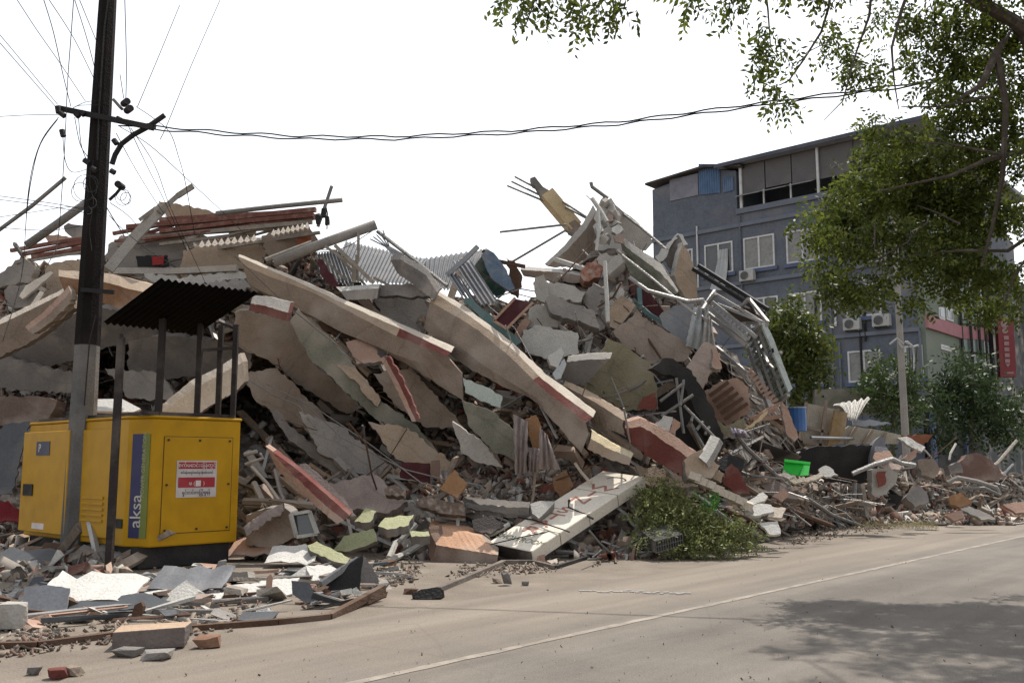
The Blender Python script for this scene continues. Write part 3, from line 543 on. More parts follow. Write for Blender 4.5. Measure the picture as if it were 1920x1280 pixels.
# ================================================================ trees
bark = M('bark', (.1, .08, .065), scale=8, bump=.8, dust=.1)
def limb(mb, pts, r0, r1): mb.tube(pts, r0, 7, r1=r1)
big = LEAF('canopy_leaf', (.032, .055, .01), (.145, .165, .028), .45)
tb = Vector((7.9, 11.8, 0)); T = empty('shade_tree', tb, 'large feathery leaved tree overhanging the road from the right edge', 'tree')
mb = MB(); limb(mb, [tb, tb+Vector((-.1, .05, 1.5)), tb+Vector((-.15, .1, 3))], .34, .26); limb(mb, [tb+Vector((-.15, .1, 2.9)), tb+Vector((-.3, 0, 5)), tb+Vector((-.6, -.2, 8)), tb+Vector((-1, -.4, 11))], .25, .1); mb.build('trunk', bark, T)
def br(pts, r0, r1):
    mb = MB(); limb(mb, [P(*p) for p in pts], r0, r1); return mb.build('branch', bark, T)
for pts, r0, r1 in (([(2080, 420, 11.8), (2000, 120, 11.7), (1935, 20, 11.6), (1880, -90, 11.6)], .12, .05), ([(2060, 300, 11.7), (1905, 45, 11.6), (1868, 100, 11.6), (1840, 160, 11.5), (1800, 185, 11.4)], .09, .02), ([(2000, 120, 11.7), (1900, 40, 11.5), (1720, -60, 10.8), (1560, -130, 10), (1250, -190, 9), (1050, -150, 8.3)], .10, .03), ([(1868, 100, 11.6), (1886, 200, 11.6), (1880, 330, 11.7), (1860, 430, 11.8), (1840, 500, 11.8)], .05, .015), ([(2040, 330, 11.8), (1930, 280, 11.7), (1850, 300, 11.7), (1780, 330, 11.7), (1640, 360, 11.8)], .05, .01), ([(2060, 420, 11.8), (1950, 430, 11.9), (1890, 470, 11.9), (1800, 470, 12), (1700, 480, 12)], .04, .01), ([(1960, 430, 11.9), (1900, 520, 11.9), (1880, 580, 12)], .02, .008), ([(1720, -60, 10.8), (1690, 20, 10.9), (1672, 90, 11), (1676, 150, 11), (1685, 205, 11)], .025, .006), ([(1560, -130, 9.6), (1555, 10, 9.4), (1540, 60, 9.4), (1505, 115, 9.3), (1480, 150, 9.3), (1462, 160, 9.3)], .018, .006), ([(1640, -90, 10.5), (1630, 30, 10.8), (1605, 100, 11), (1580, 190, 11), (1545, 225, 11)], .02, .005), ([(1500, 115, 9.3), (1520, 95, 9.5), (1600, 55, 9.8)], .008, .004), ([(1420, -150, 9.5), (1440, 20, 9.4), (1445, 90, 9.3)], .015, .006), ([(1000, -140, 8.1), (1010, -20, 8), (985, 50, 8)], .014, .005), ([(1100, -140, 8.4), (1085, -20, 8.1), (1095, 40, 8.1)], .014, .005), ([(1250, -190, 9), (1150, -40, 8.3), (1165, 30, 8.2)], .012, .005), ([(1640, 420, 11.8), (1640, 470, 11.9), (1665, 495, 12)], .012, .006), ([(1800, 420, 11.9), (1760, 400, 11.9), (1720, 385, 11.9)], .015, .006), ([(1740, 415, 11.9), (1700, 455, 12), (1620, 500, 12), (1570, 520, 12)], .014, .005), ([(1860, 180, 11.5), (1760, 200, 11.4), (1690, 200, 11.2)], .02, .006), ([(1880, 290, 11.6), (1780, 270, 11.6), (1690, 265, 11.6)], .02, .006)): br(pts, r0, r1)
B = []
def blob(x, y, r, d, f=1.0): B.append((P(x, y, d), r/1760*d, f))
for x, y, r in ((955, 15, 22), (975, 45, 22), (1000, 20, 28), (1020, 45, 22), (1070, 20, 26), (1090, 45, 24), (1095, 62, 14), (1120, 25, 28), (1150, 35, 22), (1180, 38, 20), (990, -20, 30), (1060, -25, 30), (1130, -20, 26)): blob(x, y-26, r*.9, 8.1, 1.3)
for x, y, r in ((1290, 8, 20), (1300, -15, 24), (1365, 8, 22), (1382, 38, 15), (1415, 12, 16), (1440, 70, 26), (1430, 100, 24), (1450, 120, 28), (1425, 140, 16), (1462, 165, 22), (1458, 190, 24), (1478, 95, 16), (1505, 95, 10), (1380, -30, 30), (1480, -40, 40), (1560, -40, 50), (1525, 2, 14)): blob(x, y-6, r*.95, 9.3, 1.1)
for x, y, r in ((1560, 50, 20), (1565, 85, 22), (1598, 110, 24), (1590, 95, 16), (1612, 140, 24), (1640, 100, 20), (1655, 140, 18), (1650, 20, 20), (1700, 85, 22), (1700, 25, 28), (1735, 40, 30), (1720, 110, 22), (1755, 80, 30), (1800, 40, 45), (1850, 30, 40), (1800, 110, 40), (1860, 110, 45), (1905, 60, 40), (1910, 160, 45), (1770, 150, 30), (1750, 190, 26), (1735, 155, 20), (1830, 190, 45), (1880, 230, 45), (1780, 220, 35), (1790, 270, 35), (1840, 280, 45), (1900, 300, 45)): blob(x, y, r, 12.4+random.uniform(-.6, .6), 1.15)
for x, y, r in ((1628, 225, 18), (1650, 240, 24), (1690, 250, 28), (1730, 260, 24), (1640, 290, 36), (1690, 300, 45), (1740, 320, 45), (1600, 335, 32), (1640, 350, 45), (1700, 370, 50), (1570, 360, 22), (1560, 400, 36), (1600, 410, 42), (1650, 430, 34), (1545, 430, 28), (1500, 410, 14), (1515, 398, 10), (1575, 455, 26), (1610, 460, 26), (1770, 370, 45), (1820, 360, 42), (1800, 430, 40), (1860, 400, 40), (1750, 440, 32), (1720, 430, 30), (1905, 390, 30), (1555, 505, 28), (1525, 505, 16), (1600, 520, 26), (1630, 545, 24), (1590, 545, 26), (1565, 535, 24), (1650, 520, 20), (1690, 490, 24), (1700, 470, 22), (1740, 480, 28), (1770, 510, 30), (1820, 480, 34), (1790, 470, 32), (1850, 500, 30), (1780, 540, 18), (1720, 560, 18), (1715, 545, 14), (1860, 575, 22), (1885, 560, 22), (1820, 545, 22), (1835, 565, 16), (1880, 500, 24), (1905, 540, 22), (1915, 580, 14)): blob(x, y, r, 12.8+random.uniform(-.8, .8), 1.45)
for x, y, r in ((2000, 60, 90), (2080, 150, 100), (1990, 250, 70), (2060, 330, 90), (1980, 400, 60), (2040, 480, 60), (1800, -60, 80), (1900, -90, 100), (2020, -90, 110), (1700, -80, 70), (1620, -120, 60), (2150, 0, 120), (2130, 260, 110)): blob(x, y, r, 11.3+random.uniform(-.8, .8), .45)
leaves('crown', B, big, .084, 1450, T, droop=.9, seed=3)
def tree(name, label, base, trunk, blobs, mat, size, dens, seed, droop=.2, extra=None, tr=.12):
    t = empty(name, base, label, 'tree'); mb = MB(); limb(mb, trunk, tr, tr*.5)
    for c, r, f in blobs[:6]: limb(mb, [trunk[-1]-ZV*.2, (trunk[-1]+Vector(c))/2+ZV*.1, Vector(c)], tr*.4, .02)
    mb.build('trunk', bark, t); leaves('crown', blobs, mat, size, dens, t, droop=droop, seed=seed)
    if extra: leaves('blossom', extra[0], extra[1], extra[2], extra[3], t, droop=0, seed=seed+1, sprig=3)
    return t
bl_ = lambda l, d: [(P(x, y, d+random.uniform(-.8, .8)), r*.84/1760*d, f) for x, y, r, f in l]
d = 37; q = P(1500, 870, d); q.z = 0
tree('garden_tree', 'rounded yellow green tree in front of the grey building beside the rubble', q, [q, q+ZV*2, P(1495, 720, d), P(1490, 690, d)], bl_([(1480, 600, 32, 1), (1465, 630, 40, 1), (1500, 620, 38, 1), (1520, 650, 30, 1), (1480, 670, 42, 1), (1510, 690, 34, 1), (1450, 660, 30, 1), (1440, 610, 22, .8), (1500, 740, 34, .8), (1480, 770, 30, .7), (1525, 670, 22, 1), (1460, 580, 18, .8), (1530, 745, 20, .6), (1450, 700, 26, .8)], d), LEAF('garden_leaf', (.03, .055, .01), (.11, .12, .025), .3), .26, 200, 11)
d = 35; q = P(1672, 870, d); q.z = 0
tree('flowering_tree', 'bushy tree with tiny white blossoms behind the slim pale pole', q, [q, q+ZV*1.5, P(1675, 780, d), P(1672, 750, d)], bl_([(1665, 690, 28, 1), (1640, 715, 28, 1), (1690, 710, 32, 1), (1650, 745, 32, 1), (1680, 745, 32, 1), (1705, 745, 24, .9), (1625, 735, 16, .8), (1712, 700, 16, .7), (1690, 785, 26, .7), (1715, 780, 20, .7), (1655, 780, 18, .5), (1660, 810, 24, .6), (1640, 812, 18, .5)], d), LEAF('flower_tree_leaf', (.02, .04, .012), (.07, .1, .025), .3), .2, 190, 12, extra=(bl_([(1665, 700, 36, 1), (1640, 725, 30, 1), (1700, 720, 36, 1), (1680, 760, 34, .6)], d-.3), LEAF('blossom_white', (.3, .3, .26), (.5, .48, .45), .3), .07, 60))
d = 39; q = P(1820, 870, d); q.z = 0
tree('dark_tree', 'dark bluish green leafy tree left of the red sign', q, [q, q+ZV*1.6, P(1822, 780, d), P(1820, 750, d)], bl_([(1800, 690, 30, 1), (1820, 670, 22, 1), (1780, 720, 36, 1), (1830, 720, 38, 1), (1860, 750, 36, 1), (1800, 760, 44, 1), (1850, 790, 40, 1), (1765, 770, 30, .9), (1890, 760, 28, .8), (1905, 790, 26, .8), (1780, 810, 34, .8), (1880, 810, 30, .8), (1750, 740, 18, .7), (1910, 750, 16, .6)], d), LEAF('dark_tree_leaf', (.022, .042, .015), (.06, .09, .03), .25), .24, 150, 13, droop=.5)
# ================================================================ collapsed building: mound of rubble beneath everything
TOPX = [-150, 0, 60, 120, 200, 300, 560, 600, 640, 700, 800, 900, 960, 1020, 1060, 1110, 1150, 1220, 1290, 1330, 1420, 1480, 1510, 1560, 1640, 1700, 1760, 1850, 1920, 2100]
TOPY = [540, 520, 495, 480, 470, 430, 430, 470, 500, 540, 550, 540, 560, 540, 500, 460, 450, 490, 520, 620, 690, 780, 830, 850, 860, 850, 870, 872, 878, 885]
def setback(x, y):
    s = 1.0
    for cx, cy, rx, ry, a in ((60, 700, 240, 75, 4.2), (330, 700, 150, 65, 3.6), (620, 790, 200, 95, 4.4), (520, 720, 130, 75, 3.0), (790, 770, 90, 80, 2.2), (900, 850, 110, 60, 1.8), (1290, 770, 80, 90, 2.6), (1560, 870, 90, 34, 2.0), (1180, 560, 120, 60, 1.2)):
        q = ((x-cx)/rx)**2+((y-cy)/ry)**2
        if q < 1.6: s += a*max(0, 1-q/1.6)**.6
    return s
nx, ny = 190, 70; mb = MB(); xs = np.linspace(-160, 2080, nx)
for j in range(ny):
    for i, x in enumerate(xs):
        ty = float(np.interp(x, TOPX, TOPY))+12; t = j/(ny-1); gy = CAMZ/D(x, 1e4 if False else 1000)*0
        yt = float(np.interp(x, TX, TY)); by = 870+1775*1.6/(yt+1.0)+2
        y = by+(ty-by)*t; d = D(x, y)+setback(x, y)+random.gauss(0, .07)
        mb.v.append(P(x+random.gauss(0, 2), y+random.gauss(0, 2), d))
for i, x in enumerate(xs): v = mb.v[(ny-1)*nx+i]; mb.v.append(v+Vector((0, 5+random.random(), -.6)))
for i, x in enumerate(xs): v = mb.v[(ny-1)*nx+i]; mb.v.append(Vector((v.x*1.3, v.y+11, -.3)))
for v in mb.v[:nx]: v.z = -.05
mb.f = [[j*nx+i, j*nx+i+1, (j+1)*nx+i+1, (j+1)*nx+i] for j in range(ny+1) for i in range(nx-1)]; mb.m = [0]*len(mb.f)
tag(mb.build('rubble_mound', soil), 'grey brown mound of crushed rubble under the broken slabs', kind='stuff')
def S(cat, label, pts, mat, **k): return slab(cat.replace(' ', '_'), label, cat, pts, mat, **k)
def R(cat, label, pts, r, mat, **k): return rod(cat.replace(' ', '_'), label, cat, pts, r, mat, **k)
# ---------------------------------------------------------------- big sloping edge beams; pale tops and browner faces paint sun and shade
def mf_red(t0, t1):
    return lambda j, t: 1 if (j == 1 and t0 < t < t1) else (0 if j == 0 else (2 if j == 1 else 3))
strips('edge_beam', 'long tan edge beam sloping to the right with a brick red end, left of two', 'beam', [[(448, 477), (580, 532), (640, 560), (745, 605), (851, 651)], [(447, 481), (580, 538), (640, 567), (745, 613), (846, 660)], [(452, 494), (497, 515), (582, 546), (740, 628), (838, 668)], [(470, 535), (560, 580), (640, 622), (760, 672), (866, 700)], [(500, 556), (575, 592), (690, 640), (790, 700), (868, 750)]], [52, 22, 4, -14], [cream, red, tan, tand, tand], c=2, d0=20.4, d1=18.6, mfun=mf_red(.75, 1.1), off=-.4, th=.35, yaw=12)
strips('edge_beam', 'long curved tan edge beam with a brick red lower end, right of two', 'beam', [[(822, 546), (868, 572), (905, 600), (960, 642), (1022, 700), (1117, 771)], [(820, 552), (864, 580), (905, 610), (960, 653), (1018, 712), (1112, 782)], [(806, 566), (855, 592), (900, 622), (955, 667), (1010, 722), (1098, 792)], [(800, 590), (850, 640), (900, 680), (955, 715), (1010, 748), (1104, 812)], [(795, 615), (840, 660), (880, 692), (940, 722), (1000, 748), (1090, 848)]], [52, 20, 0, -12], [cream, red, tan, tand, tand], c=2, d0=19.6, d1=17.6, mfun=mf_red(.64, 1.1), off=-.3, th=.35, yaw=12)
o = S('floor slab', 'long grey green slab sloping down with torn tan plaster along its edge', [(559, 577), (600, 618), (658, 676), (712, 750), (780, 795), (822, 850), (813, 868), (782, 858), (676, 760), (620, 705), (586, 680), (562, 640), (544, 602)], greeng, tilt=-2, yaw=8, off=-.3, th=.22)
slab('plaster_layer', None, None, [(627, 662), (652, 672), (672, 697), (699, 727), (714, 750), (708, 762), (690, 747), (670, 717), (650, 702), (632, 687)], tan, parent=o, d=D(655, 700)-.55, tilt=8, yaw=10, th=.04)
slab('bright_edge', None, None, [(557, 576), (562, 575), (602, 614), (662, 674), (658, 678), (600, 620)], cream, parent=o, d=D(600, 625)-.42, tilt=35, yaw=10, th=.05, jag=.8)
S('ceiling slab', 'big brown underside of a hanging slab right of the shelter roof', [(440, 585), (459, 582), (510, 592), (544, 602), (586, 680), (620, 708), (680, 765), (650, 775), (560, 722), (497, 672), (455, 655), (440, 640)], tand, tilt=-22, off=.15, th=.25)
strips('broken_beam', 'short broken beam with pale top and brick red face beside the shelter roof', 'beam', [[(474, 554), (505, 556), (545, 566)], [(470, 569), (500, 574), (540, 586)], [(466, 582), (498, 590), (536, 602)]], [42, 0], [conc, red, red], d0=16.9, d1=17.1, th=.3)
S('wall fragment', 'pale pink wall fragment wedged under the left long beam', [(648, 641), (681, 634), (694, 635), (716, 677), (669, 683)], pink, tilt=28, off=-.6, th=.12)
S('brick course', 'strip of broken dark bricks hanging below the left long beam', [(596, 604), (625, 608), (660, 620), (690, 632), (672, 642), (640, 632), (610, 622)], rust, off=-.45, th=.2, jag=3.5)
strips('fallen_post', 'brick red post leaning among rods below the left long beam', 'post', [[(713, 672), (740, 722), (772, 790)], [(720, 668), (748, 718), (780, 790)], [(730, 668), (757, 716), (786, 785)]], [0, 15], [pink, red, red], d0=17.6, d1=17.2, yaw=-15, th=.2)
S('broken plate', 'dark grey curved plate lying in the black hollow right of the generator', [(505, 768), (518, 790), (540, 822), (590, 860), (645, 902), (668, 912), (640, 868), (590, 835), (545, 800), (520, 765)], concd, tilt=20, off=.3, th=.08)
strips('fallen_beam', 'brick red beam lying low to the right of the generator', 'beam', [[(512, 846), (560, 882), (610, 925), (655, 966)], [(498, 836), (545, 885), (600, 938), (645, 975)], [(520, 880), (560, 920), (605, 960), (632, 982)]], [20, -5], [red, pink, pink], d0=15.9, d1=15.5, th=.25, yaw=10)
S('fallen slab', 'pinkish grey slab leaning on the low red beam', [(547, 876), (572, 868), (602, 892), (640, 928), (668, 966), (650, 966), (598, 925)], M('mauve_concrete', (.3, .24, .215)), d=16.0, tilt=30, th=.12)
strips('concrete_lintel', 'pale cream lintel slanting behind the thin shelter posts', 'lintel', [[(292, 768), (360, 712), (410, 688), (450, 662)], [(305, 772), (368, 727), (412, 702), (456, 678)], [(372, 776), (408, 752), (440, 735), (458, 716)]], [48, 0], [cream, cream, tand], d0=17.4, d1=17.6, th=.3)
S('bright board', 'sunlit white board glimpsed above the generator between thin posts', [(180, 748), (228, 747), (264, 766), (250, 772), (182, 770)], M('bright_white', (.66, .64, .6), var=.08, dust=.05), d=18.2, tilt=52, th=.05, jag=0)
S('brick lintel', 'brownish brick lintel at the left edge above the yellow generator', [(-40, 743), (70, 742), (108, 750), (98, 772), (80, 795), (-40, 798)], M('brown_brick', (.17, .12, .1)), d=18.2, tilt=5, th=.4)
S('metal sheet', 'dark grey sheet leaning at the left edge beside the yellow generator', [(8, 795), (54, 790), (50, 820), (36, 870), (22, 925), (-30, 930), (-30, 850)], zincd, d=17.4, tilt=12, th=.03)
S('red cloth', 'crumpled dark red cloth at the left edge behind the generator', [(-20, 942), (15, 938), (44, 960), (42, 978), (-20, 975)], M('red_cloth', (.2, .02, .03), dust=.1), d=17.8, tilt=25, th=.08)
# ---------------------------------------------------------------- left hump
strips('parapet', 'long tan parapet rising from the left edge toward the utility pole', 'parapet', [[(-60, 625), (0, 598), (60, 570), (115, 543), (131, 530)], [(-60, 636), (0, 608), (60, 579), (115, 552), (131, 541)], [(-60, 700), (0, 668), (60, 640), (110, 602), (140, 578)]], [45, -8], [cream, tand, tand], d0=18.6, d1=19, off=.3, th=.3)
strips('concrete_post', 'tan concrete post lying slantwise under the long left parapet', 'post', [[(47, 612), (80, 586), (118, 548), (128, 536)], [(52, 619), (86, 594), (124, 556), (132, 545)], [(62, 626), (96, 604), (130, 570), (134, 556)]], [35, -8], [pink, tand, tand], d0=18.3, d1=18.6, th=.25)
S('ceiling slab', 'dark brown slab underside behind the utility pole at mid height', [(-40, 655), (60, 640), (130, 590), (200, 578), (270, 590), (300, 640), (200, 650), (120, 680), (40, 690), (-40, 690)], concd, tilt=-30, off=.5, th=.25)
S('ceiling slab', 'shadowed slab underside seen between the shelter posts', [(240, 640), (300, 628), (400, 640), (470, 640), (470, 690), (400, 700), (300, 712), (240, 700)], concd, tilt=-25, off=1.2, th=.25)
S('wall fragment', 'rounded grey wall fragment below the tiled ridge at far left', [(8, 545), (18, 533), (50, 537), (80, 562), (78, 570), (30, 578), (10, 560)], conc, off=-.3, tilt=-5, th=.2)
S('gable wall', 'grey gable wall with stepped tile edge at far left', [(-40, 530), (0, 512), (14, 500), (22, 498), (28, 488), (36, 486), (40, 478), (62, 498), (58, 528), (20, 533), (-40, 545)], conc, off=0, tilt=-4, yaw=-20, th=.2, edge=cream)
S('dark rock', 'dark lump of concrete on the skyline left of the utility pole', [(119, 424), (128, 418), (150, 422), (168, 430), (170, 442), (145, 446), (128, 440)], concd, off=-.2, th=.6, tilt=5)
S('wall piece', 'tan wall panel with sunlit tile edge left of the utility pole', [(84, 497), (108, 491), (168, 484), (172, 540), (130, 545), (86, 542)], tan, tilt=5, th=.2, edge=cream, off=-.1)
S('roof scrap', 'pinkish torn roof scrap left of the utility pole skyline', [(84, 444), (100, 441), (160, 446), (150, 462), (92, 456)], pink, tilt=15, th=.06, off=-.2)
strips('edge_beam', 'orange brown beam running behind the utility pole to the shelter roof', 'beam', [[(110, 506), (200, 512), (288, 534), (330, 545)], [(110, 518), (200, 530), (284, 552), (328, 556)], [(120, 545), (200, 570), (262, 596), (320, 590)]], [48, -6], [tan, M('orange_brown', (.27, .15, .085)), tand], d0=19, d1=19, off=-.2, th=.3)  # tan top strip puts the sunlit upper side into the colour
w = S('house wall', 'grey wall with a broken red window hole near the top left of the rubble', [(203, 458), (230, 446), (345, 444), (352, 480), (350, 522), (300, 524), (205, 510)], conc, tilt=-3, th=.2, off=.2)
slab('window_hole', None, None, [(254, 480), (313, 478), (316, 499), (258, 500)], dark, parent=w, d=D(280, 485)-.05, th=.05, jag=1)
slab('red_shutter', None, None, [(284, 481), (308, 479), (306, 495), (286, 497)], M('red_shutter', (.35, .04, .04)), parent=w, d=D(280, 485)-.12, th=.03, jag=.5)
S('wall piece', 'upper tan wall panel with row of sunlit tiles under the red timbers', [(343, 470), (372, 462), (478, 452), (499, 474), (492, 492), (420, 512), (338, 508)], tan, tilt=0, yaw=10, th=.2, off=-.1)
for k in range(9):
    x = 372+k*12.2; y = 458-k*1.4
    S('ridge tile', 'sunlit pale ridge tile in the row on the tan wall panel', [(x, y+3), (x+7, y-8), (x+12.5, y+2), (x+6, y+6)], cream, d=D(420, 455)-1.0, tilt=40, th=.05, jag=0, group='ridge tiles on the tan wall panel')
for k in range(8):
    x = 508+k*9; y = 436-k*1.9
    S('ridge tile', 'sunlit pale ridge tile in the upper row by the skyline', [(x, y+3), (x+5, y-7), (x+9.5, y+1), (x+6, y+6)], cream, d=D(540, 430)-1.0, tilt=40, th=.05, jag=0, group='ridge tiles in the upper row')
o = S('wall piece', 'brown wall corner with a brick red patch below the upper tiles', [(490, 442), (512, 434), (580, 424), (602, 462), (560, 484), (522, 492), (500, 476)], tand, tilt=-4, yaw=15, th=.2, off=-.05)
slab('brick_patch', None, None, [(556, 440), (582, 434), (588, 460), (560, 468)], M('brick_orange', (.3, .1, .05)), parent=o, d=D(545, 456)-.14, yaw=15, th=.03)
S('roof board', 'pale tan triangular board on the left skyline', [(296, 376), (330, 381), (420, 402), (472, 414), (400, 418), (312, 406)], tan, tilt=-8, th=.06, off=-.1, edge=cream)
R('concrete post', 'pale square post leaning up across the left skyline', [(203, 506, 20.4), (250, 448, 20.6), (306, 388, 20.8)], .105, concl, square=True, off=-.6)
R('timber', 'thin pale timber tip pointing up above the left skyline', [(298, 398, 20.6), (332, 368, 20.8), (362, 349, 20.9)], .055, woodg, square=True, off=-.6)
R('timber', 'short thin timber beside the leaning pale post', [(262, 412, 20.6), (292, 390, 20.8)], .04, woodg, square=True, off=-.7)
RT = 'dusty red timber in the bundle lying along the left skyline'
for k, (a, b, c, d_) in enumerate(((238, 426, 592, 393), (212, 438, 402, 404), (300, 434, 588, 403), (255, 443, 470, 420), (272, 451, 560, 412), (235, 447, 330, 420), (330, 424, 590, 408), (20, 470, 165, 446), (44, 476, 172, 450), (60, 482, 170, 462), (80, 470, 140, 456), (300, 412, 560, 398), (215, 452, 420, 430))):
    R('timber', RT, [(a, b), ((a+c)/2, (b+d_)/2-random.uniform(-3, 2)), (c, d_)], random.uniform(.025, .055), redw, off=-.2-random.random()*.5, group='red timbers along the left skyline', square=True)
for k, (a, b, c, d_) in enumerate(((270, 446, 585, 416), (330, 440, 565, 425), (300, 458, 480, 436), (60, 488, 168, 470), (30, 492, 120, 476), (380, 470, 600, 436), (430, 440, 600, 402), (90, 478, 170, 474), (450, 448, 560, 418), (220, 460, 300, 448))):
    R('timber', 'grey weathered timber mixed into the bundle along the left skyline', [(a, b), (c, d_)], random.uniform(.025, .06), woodg, off=-.15-random.random()*.4, group='grey timbers along the left skyline', square=True)
R('metal pipe', 'long thin dark pipe projecting right above the left skyline', [(405, 400), (520, 387), (642, 375)], .055, steel, d=21)
R('metal rod', 'thin upright rod crossing the long dark skyline pipe', [(622, 349), (610, 385), (596, 425)], .04, steel, d=21)
R('hanging wire', 'wire with dark fittings hanging from the crossed skyline pipes', [(610, 382), (614, 400), (613, 430)], .015, wire, d=21)
for x, y, l in ((596, 410, 'tall'), (613, 412, 'round'), (607, 398, 'small')): S('fixture', f'{l} dark fitting hanging by the crossed skyline pipes', [(x-4, y-8), (x+3, y-7), (x+4, y+8), (x-4, y+9)], black, d=20.9, th=.1, jag=1)
R('concrete post', 'thick round grey pole slanting up from the middle of the rubble', [(514, 492, 20.2), (610, 455, 20.3), (705, 421, 20.4)], .115, M('grey_pole', (.3, .28, .26)), n=10, off=-.2)
R('timber', 'thinner timber lying parallel below the thick slanting pole', [(498, 488, 20.2), (585, 455, 20.3)], .06, woodg, off=-.1)
R('metal pipe', 'long dark pole slanting up out of frame at far left', [(-30, 452, 19), (60, 386, 19), (123, 333, 19)], .045, steel)
R('concrete post', 'thick grey pole slanting up to the utility pole from the left ridge', [(50, 460, 19), (110, 418, 19), (176, 370, 19)], .085, steel, n=8)
R('concrete beam', 'pale straight bar lying level behind the shelter roof', [(207, 508), (320, 509), (445, 503)], .07, concl, off=-.6, square=True)
for k, p in enumerate(([(330, 520), (450, 508), (462, 520), (400, 532), (340, 532)], [(350, 534), (455, 522), (470, 540), (420, 552), (380, 548)], [(270, 512), (330, 516), (338, 530), (285, 528)])):
    S('slab fragment', ['upper of three crumbled grey slabs behind the shelter roof', 'lower crumbled grey slab just above the shelter roof', 'small crumbled slab by the level pale bar'][k], p, concl if k != 1 else conc, off=-.6, tilt=32, th=.2, jag=3.5)
for k, p in enumerate(([(36, 555), (48, 535), (95, 508), (100, 512), (62, 545), (42, 560)], [(58, 570), (75, 545), (82, 548), (68, 572)])): S('wood plank', ['pale plank slanting under the far left tiles', 'short pale plank end near the long left parapet'][k], p, cream, off=-.5, tilt=30, th=.06, jag=.6)
S('concrete lump', 'brown rounded lump under the wall panel left of the utility pole', [(85, 545), (130, 533), (158, 545), (130, 562), (95, 566), (72, 575)], tand, tilt=8, th=.4, off=-.1)
# ---------------------------------------------------------------- saddle with fallen roof sheets
def C4(label, p, dd, nr, amp, mat, sag=0, name='roof_sheet'):
    mb = MB(); corr(mb, *[P(x, y, d_) for (x, y), d_ in zip(p, dd)], nr, amp, sag=sag); return tag(mb.build(name, mat), label, 'roof sheet')
C4('large grey corrugated roof sheet sagging between the two humps', ((618, 524), (772, 534), (800, 486), (648, 452)), (20.6, 21, 24.5, 24.5), 22, .03, zincd)
C4('dark curved roof sheet sagging on the skyline right of the bars', ((790, 540), (880, 545), (918, 466), (788, 486)), (22, 22, 25, 25), 14, .03, zincd)
C4('narrow grey sheet sliding down beside the sagging roof', ((600, 520), (668, 540), (640, 468), (592, 476)), (20.2, 20, 22, 22), 9, .03, zincd)
C4('bright zinc sheet lying steeply over the middle of the rubble', ((902, 573), (934, 566), (882, 487), (848, 490)), (19.6, 19.6, 21, 21), 4, .035, zinc)
C4('second bright zinc sheet tucked below the steep one', ((868, 560), (900, 575), (860, 515), (838, 512)), (19.9, 19.8, 20.6, 20.6), 3, .03, zinc)
S('metal sheet', 'blue grey flat sheet curled up on the skyline', [(902, 478), (914, 467), (926, 474), (950, 506), (966, 541), (950, 546), (920, 520)], M('blue_grey_sheet', (.13, .18, .25), metal=.3, rough=.45), d=21, tilt=8, th=.02, jag=1)
S('metal sheet', 'dark green sheet behind the curled blue grey sheet', [(890, 498), (905, 478), (950, 545), (935, 560), (900, 530)], M('dark_green_sheet', (.03, .07, .055)), d=21.5, th=.02, jag=1)
S('roof scrap', 'dark broken panel on the skyline left of the tower', [(948, 482), (968, 494), (980, 520), (972, 560), (952, 545), (955, 510)], rust, d=21.6, th=.06)
R('metal strip', 'pale flat strip pointing up at the saddle skyline', [(838, 516), (868, 490), (896, 462)], .05, zinc, d=20.6, square=True)
R('roof batten', 'dark batten along the saddle skyline', [(905, 470), (935, 490), (985, 500)], .04, rust, d=21.2, square=True)
for k in range(5): R('reinforcing bar', 'thin steel bar sticking up left from the broken grey beam', [(742+k*4, 482-k*1, 20), (722+k*2, 462, 20.2), (694+k*6, 448-k*4, 20.3)], .016, zinc, group='bars from the broken grey beam')
R('metal pipe', 'dark pipe lying along the broken grey beam', [(708, 434, 20.4), (770, 482, 19.8), (838, 536, 19.2)], .045, steel)
strips('broken_beam', 'broken grey beam leaning in the saddle with bars at its top', 'beam', [[(734, 480), (752, 476), (800, 503), (826, 540)], [(732, 488), (750, 486), (797, 514), (820, 548)], [(745, 512), (770, 530), (795, 550), (813, 562)]], [35, -6], [conc, concd, concd], d0=19.9, d1=19, th=.35)
strips('concrete_beam', 'horizontal pale beam stub below the sagging roof sheet', 'beam', [[(630, 538), (670, 535), (712, 532)], [(638, 546), (672, 543), (710, 540)], [(650, 562), (680, 562), (707, 560)]], [48, 0], [whitep, conc, concd], d0=19.6, d1=19.6, th=.35)
S('concrete beam', 'grey beam piece between the pale stub and broken beam', [(703, 536), (735, 533), (795, 532), (806, 556), (760, 556), (705, 554)], conc, d=19.9, th=.3)
S('maroon panel', 'dark maroon panel leaning below the narrow grey sheet', [(596, 485), (604, 486), (640, 540), (622, 536), (600, 512)], maroon, d=19.9, tilt=5, th=.05)
for a, b, c, d_ in ((592, 480, 625, 540), (600, 478, 660, 536), (668, 478, 672, 530), (628, 460, 700, 530), (640, 485, 668, 492), (672, 434, 672, 490), (610, 462, 680, 510), (700, 520, 740, 540), (625, 470, 690, 540), (664, 490, 664, 530)): R('timber', 'thin stick tangled among the fallen grey roof sheets', [(a, b), (c, d_)], random.uniform(.025, .05), woodg, d=19.7+random.random(), group='sticks among the roof sheets', square=True)
S('teal beam', 'dark teal beam lying parallel behind the right long beam', [(868, 560), (880, 558), (930, 598), (978, 640), (968, 648), (905, 600)], teal, d=19.2, tilt=5, th=.15, jag=.8)
o = S('maroon panel', 'maroon door panel with pale frame in front of the white slab', [(928, 600), (966, 560), (998, 567), (950, 614)], maroon, d=19, tilt=12, th=.06, jag=.4)
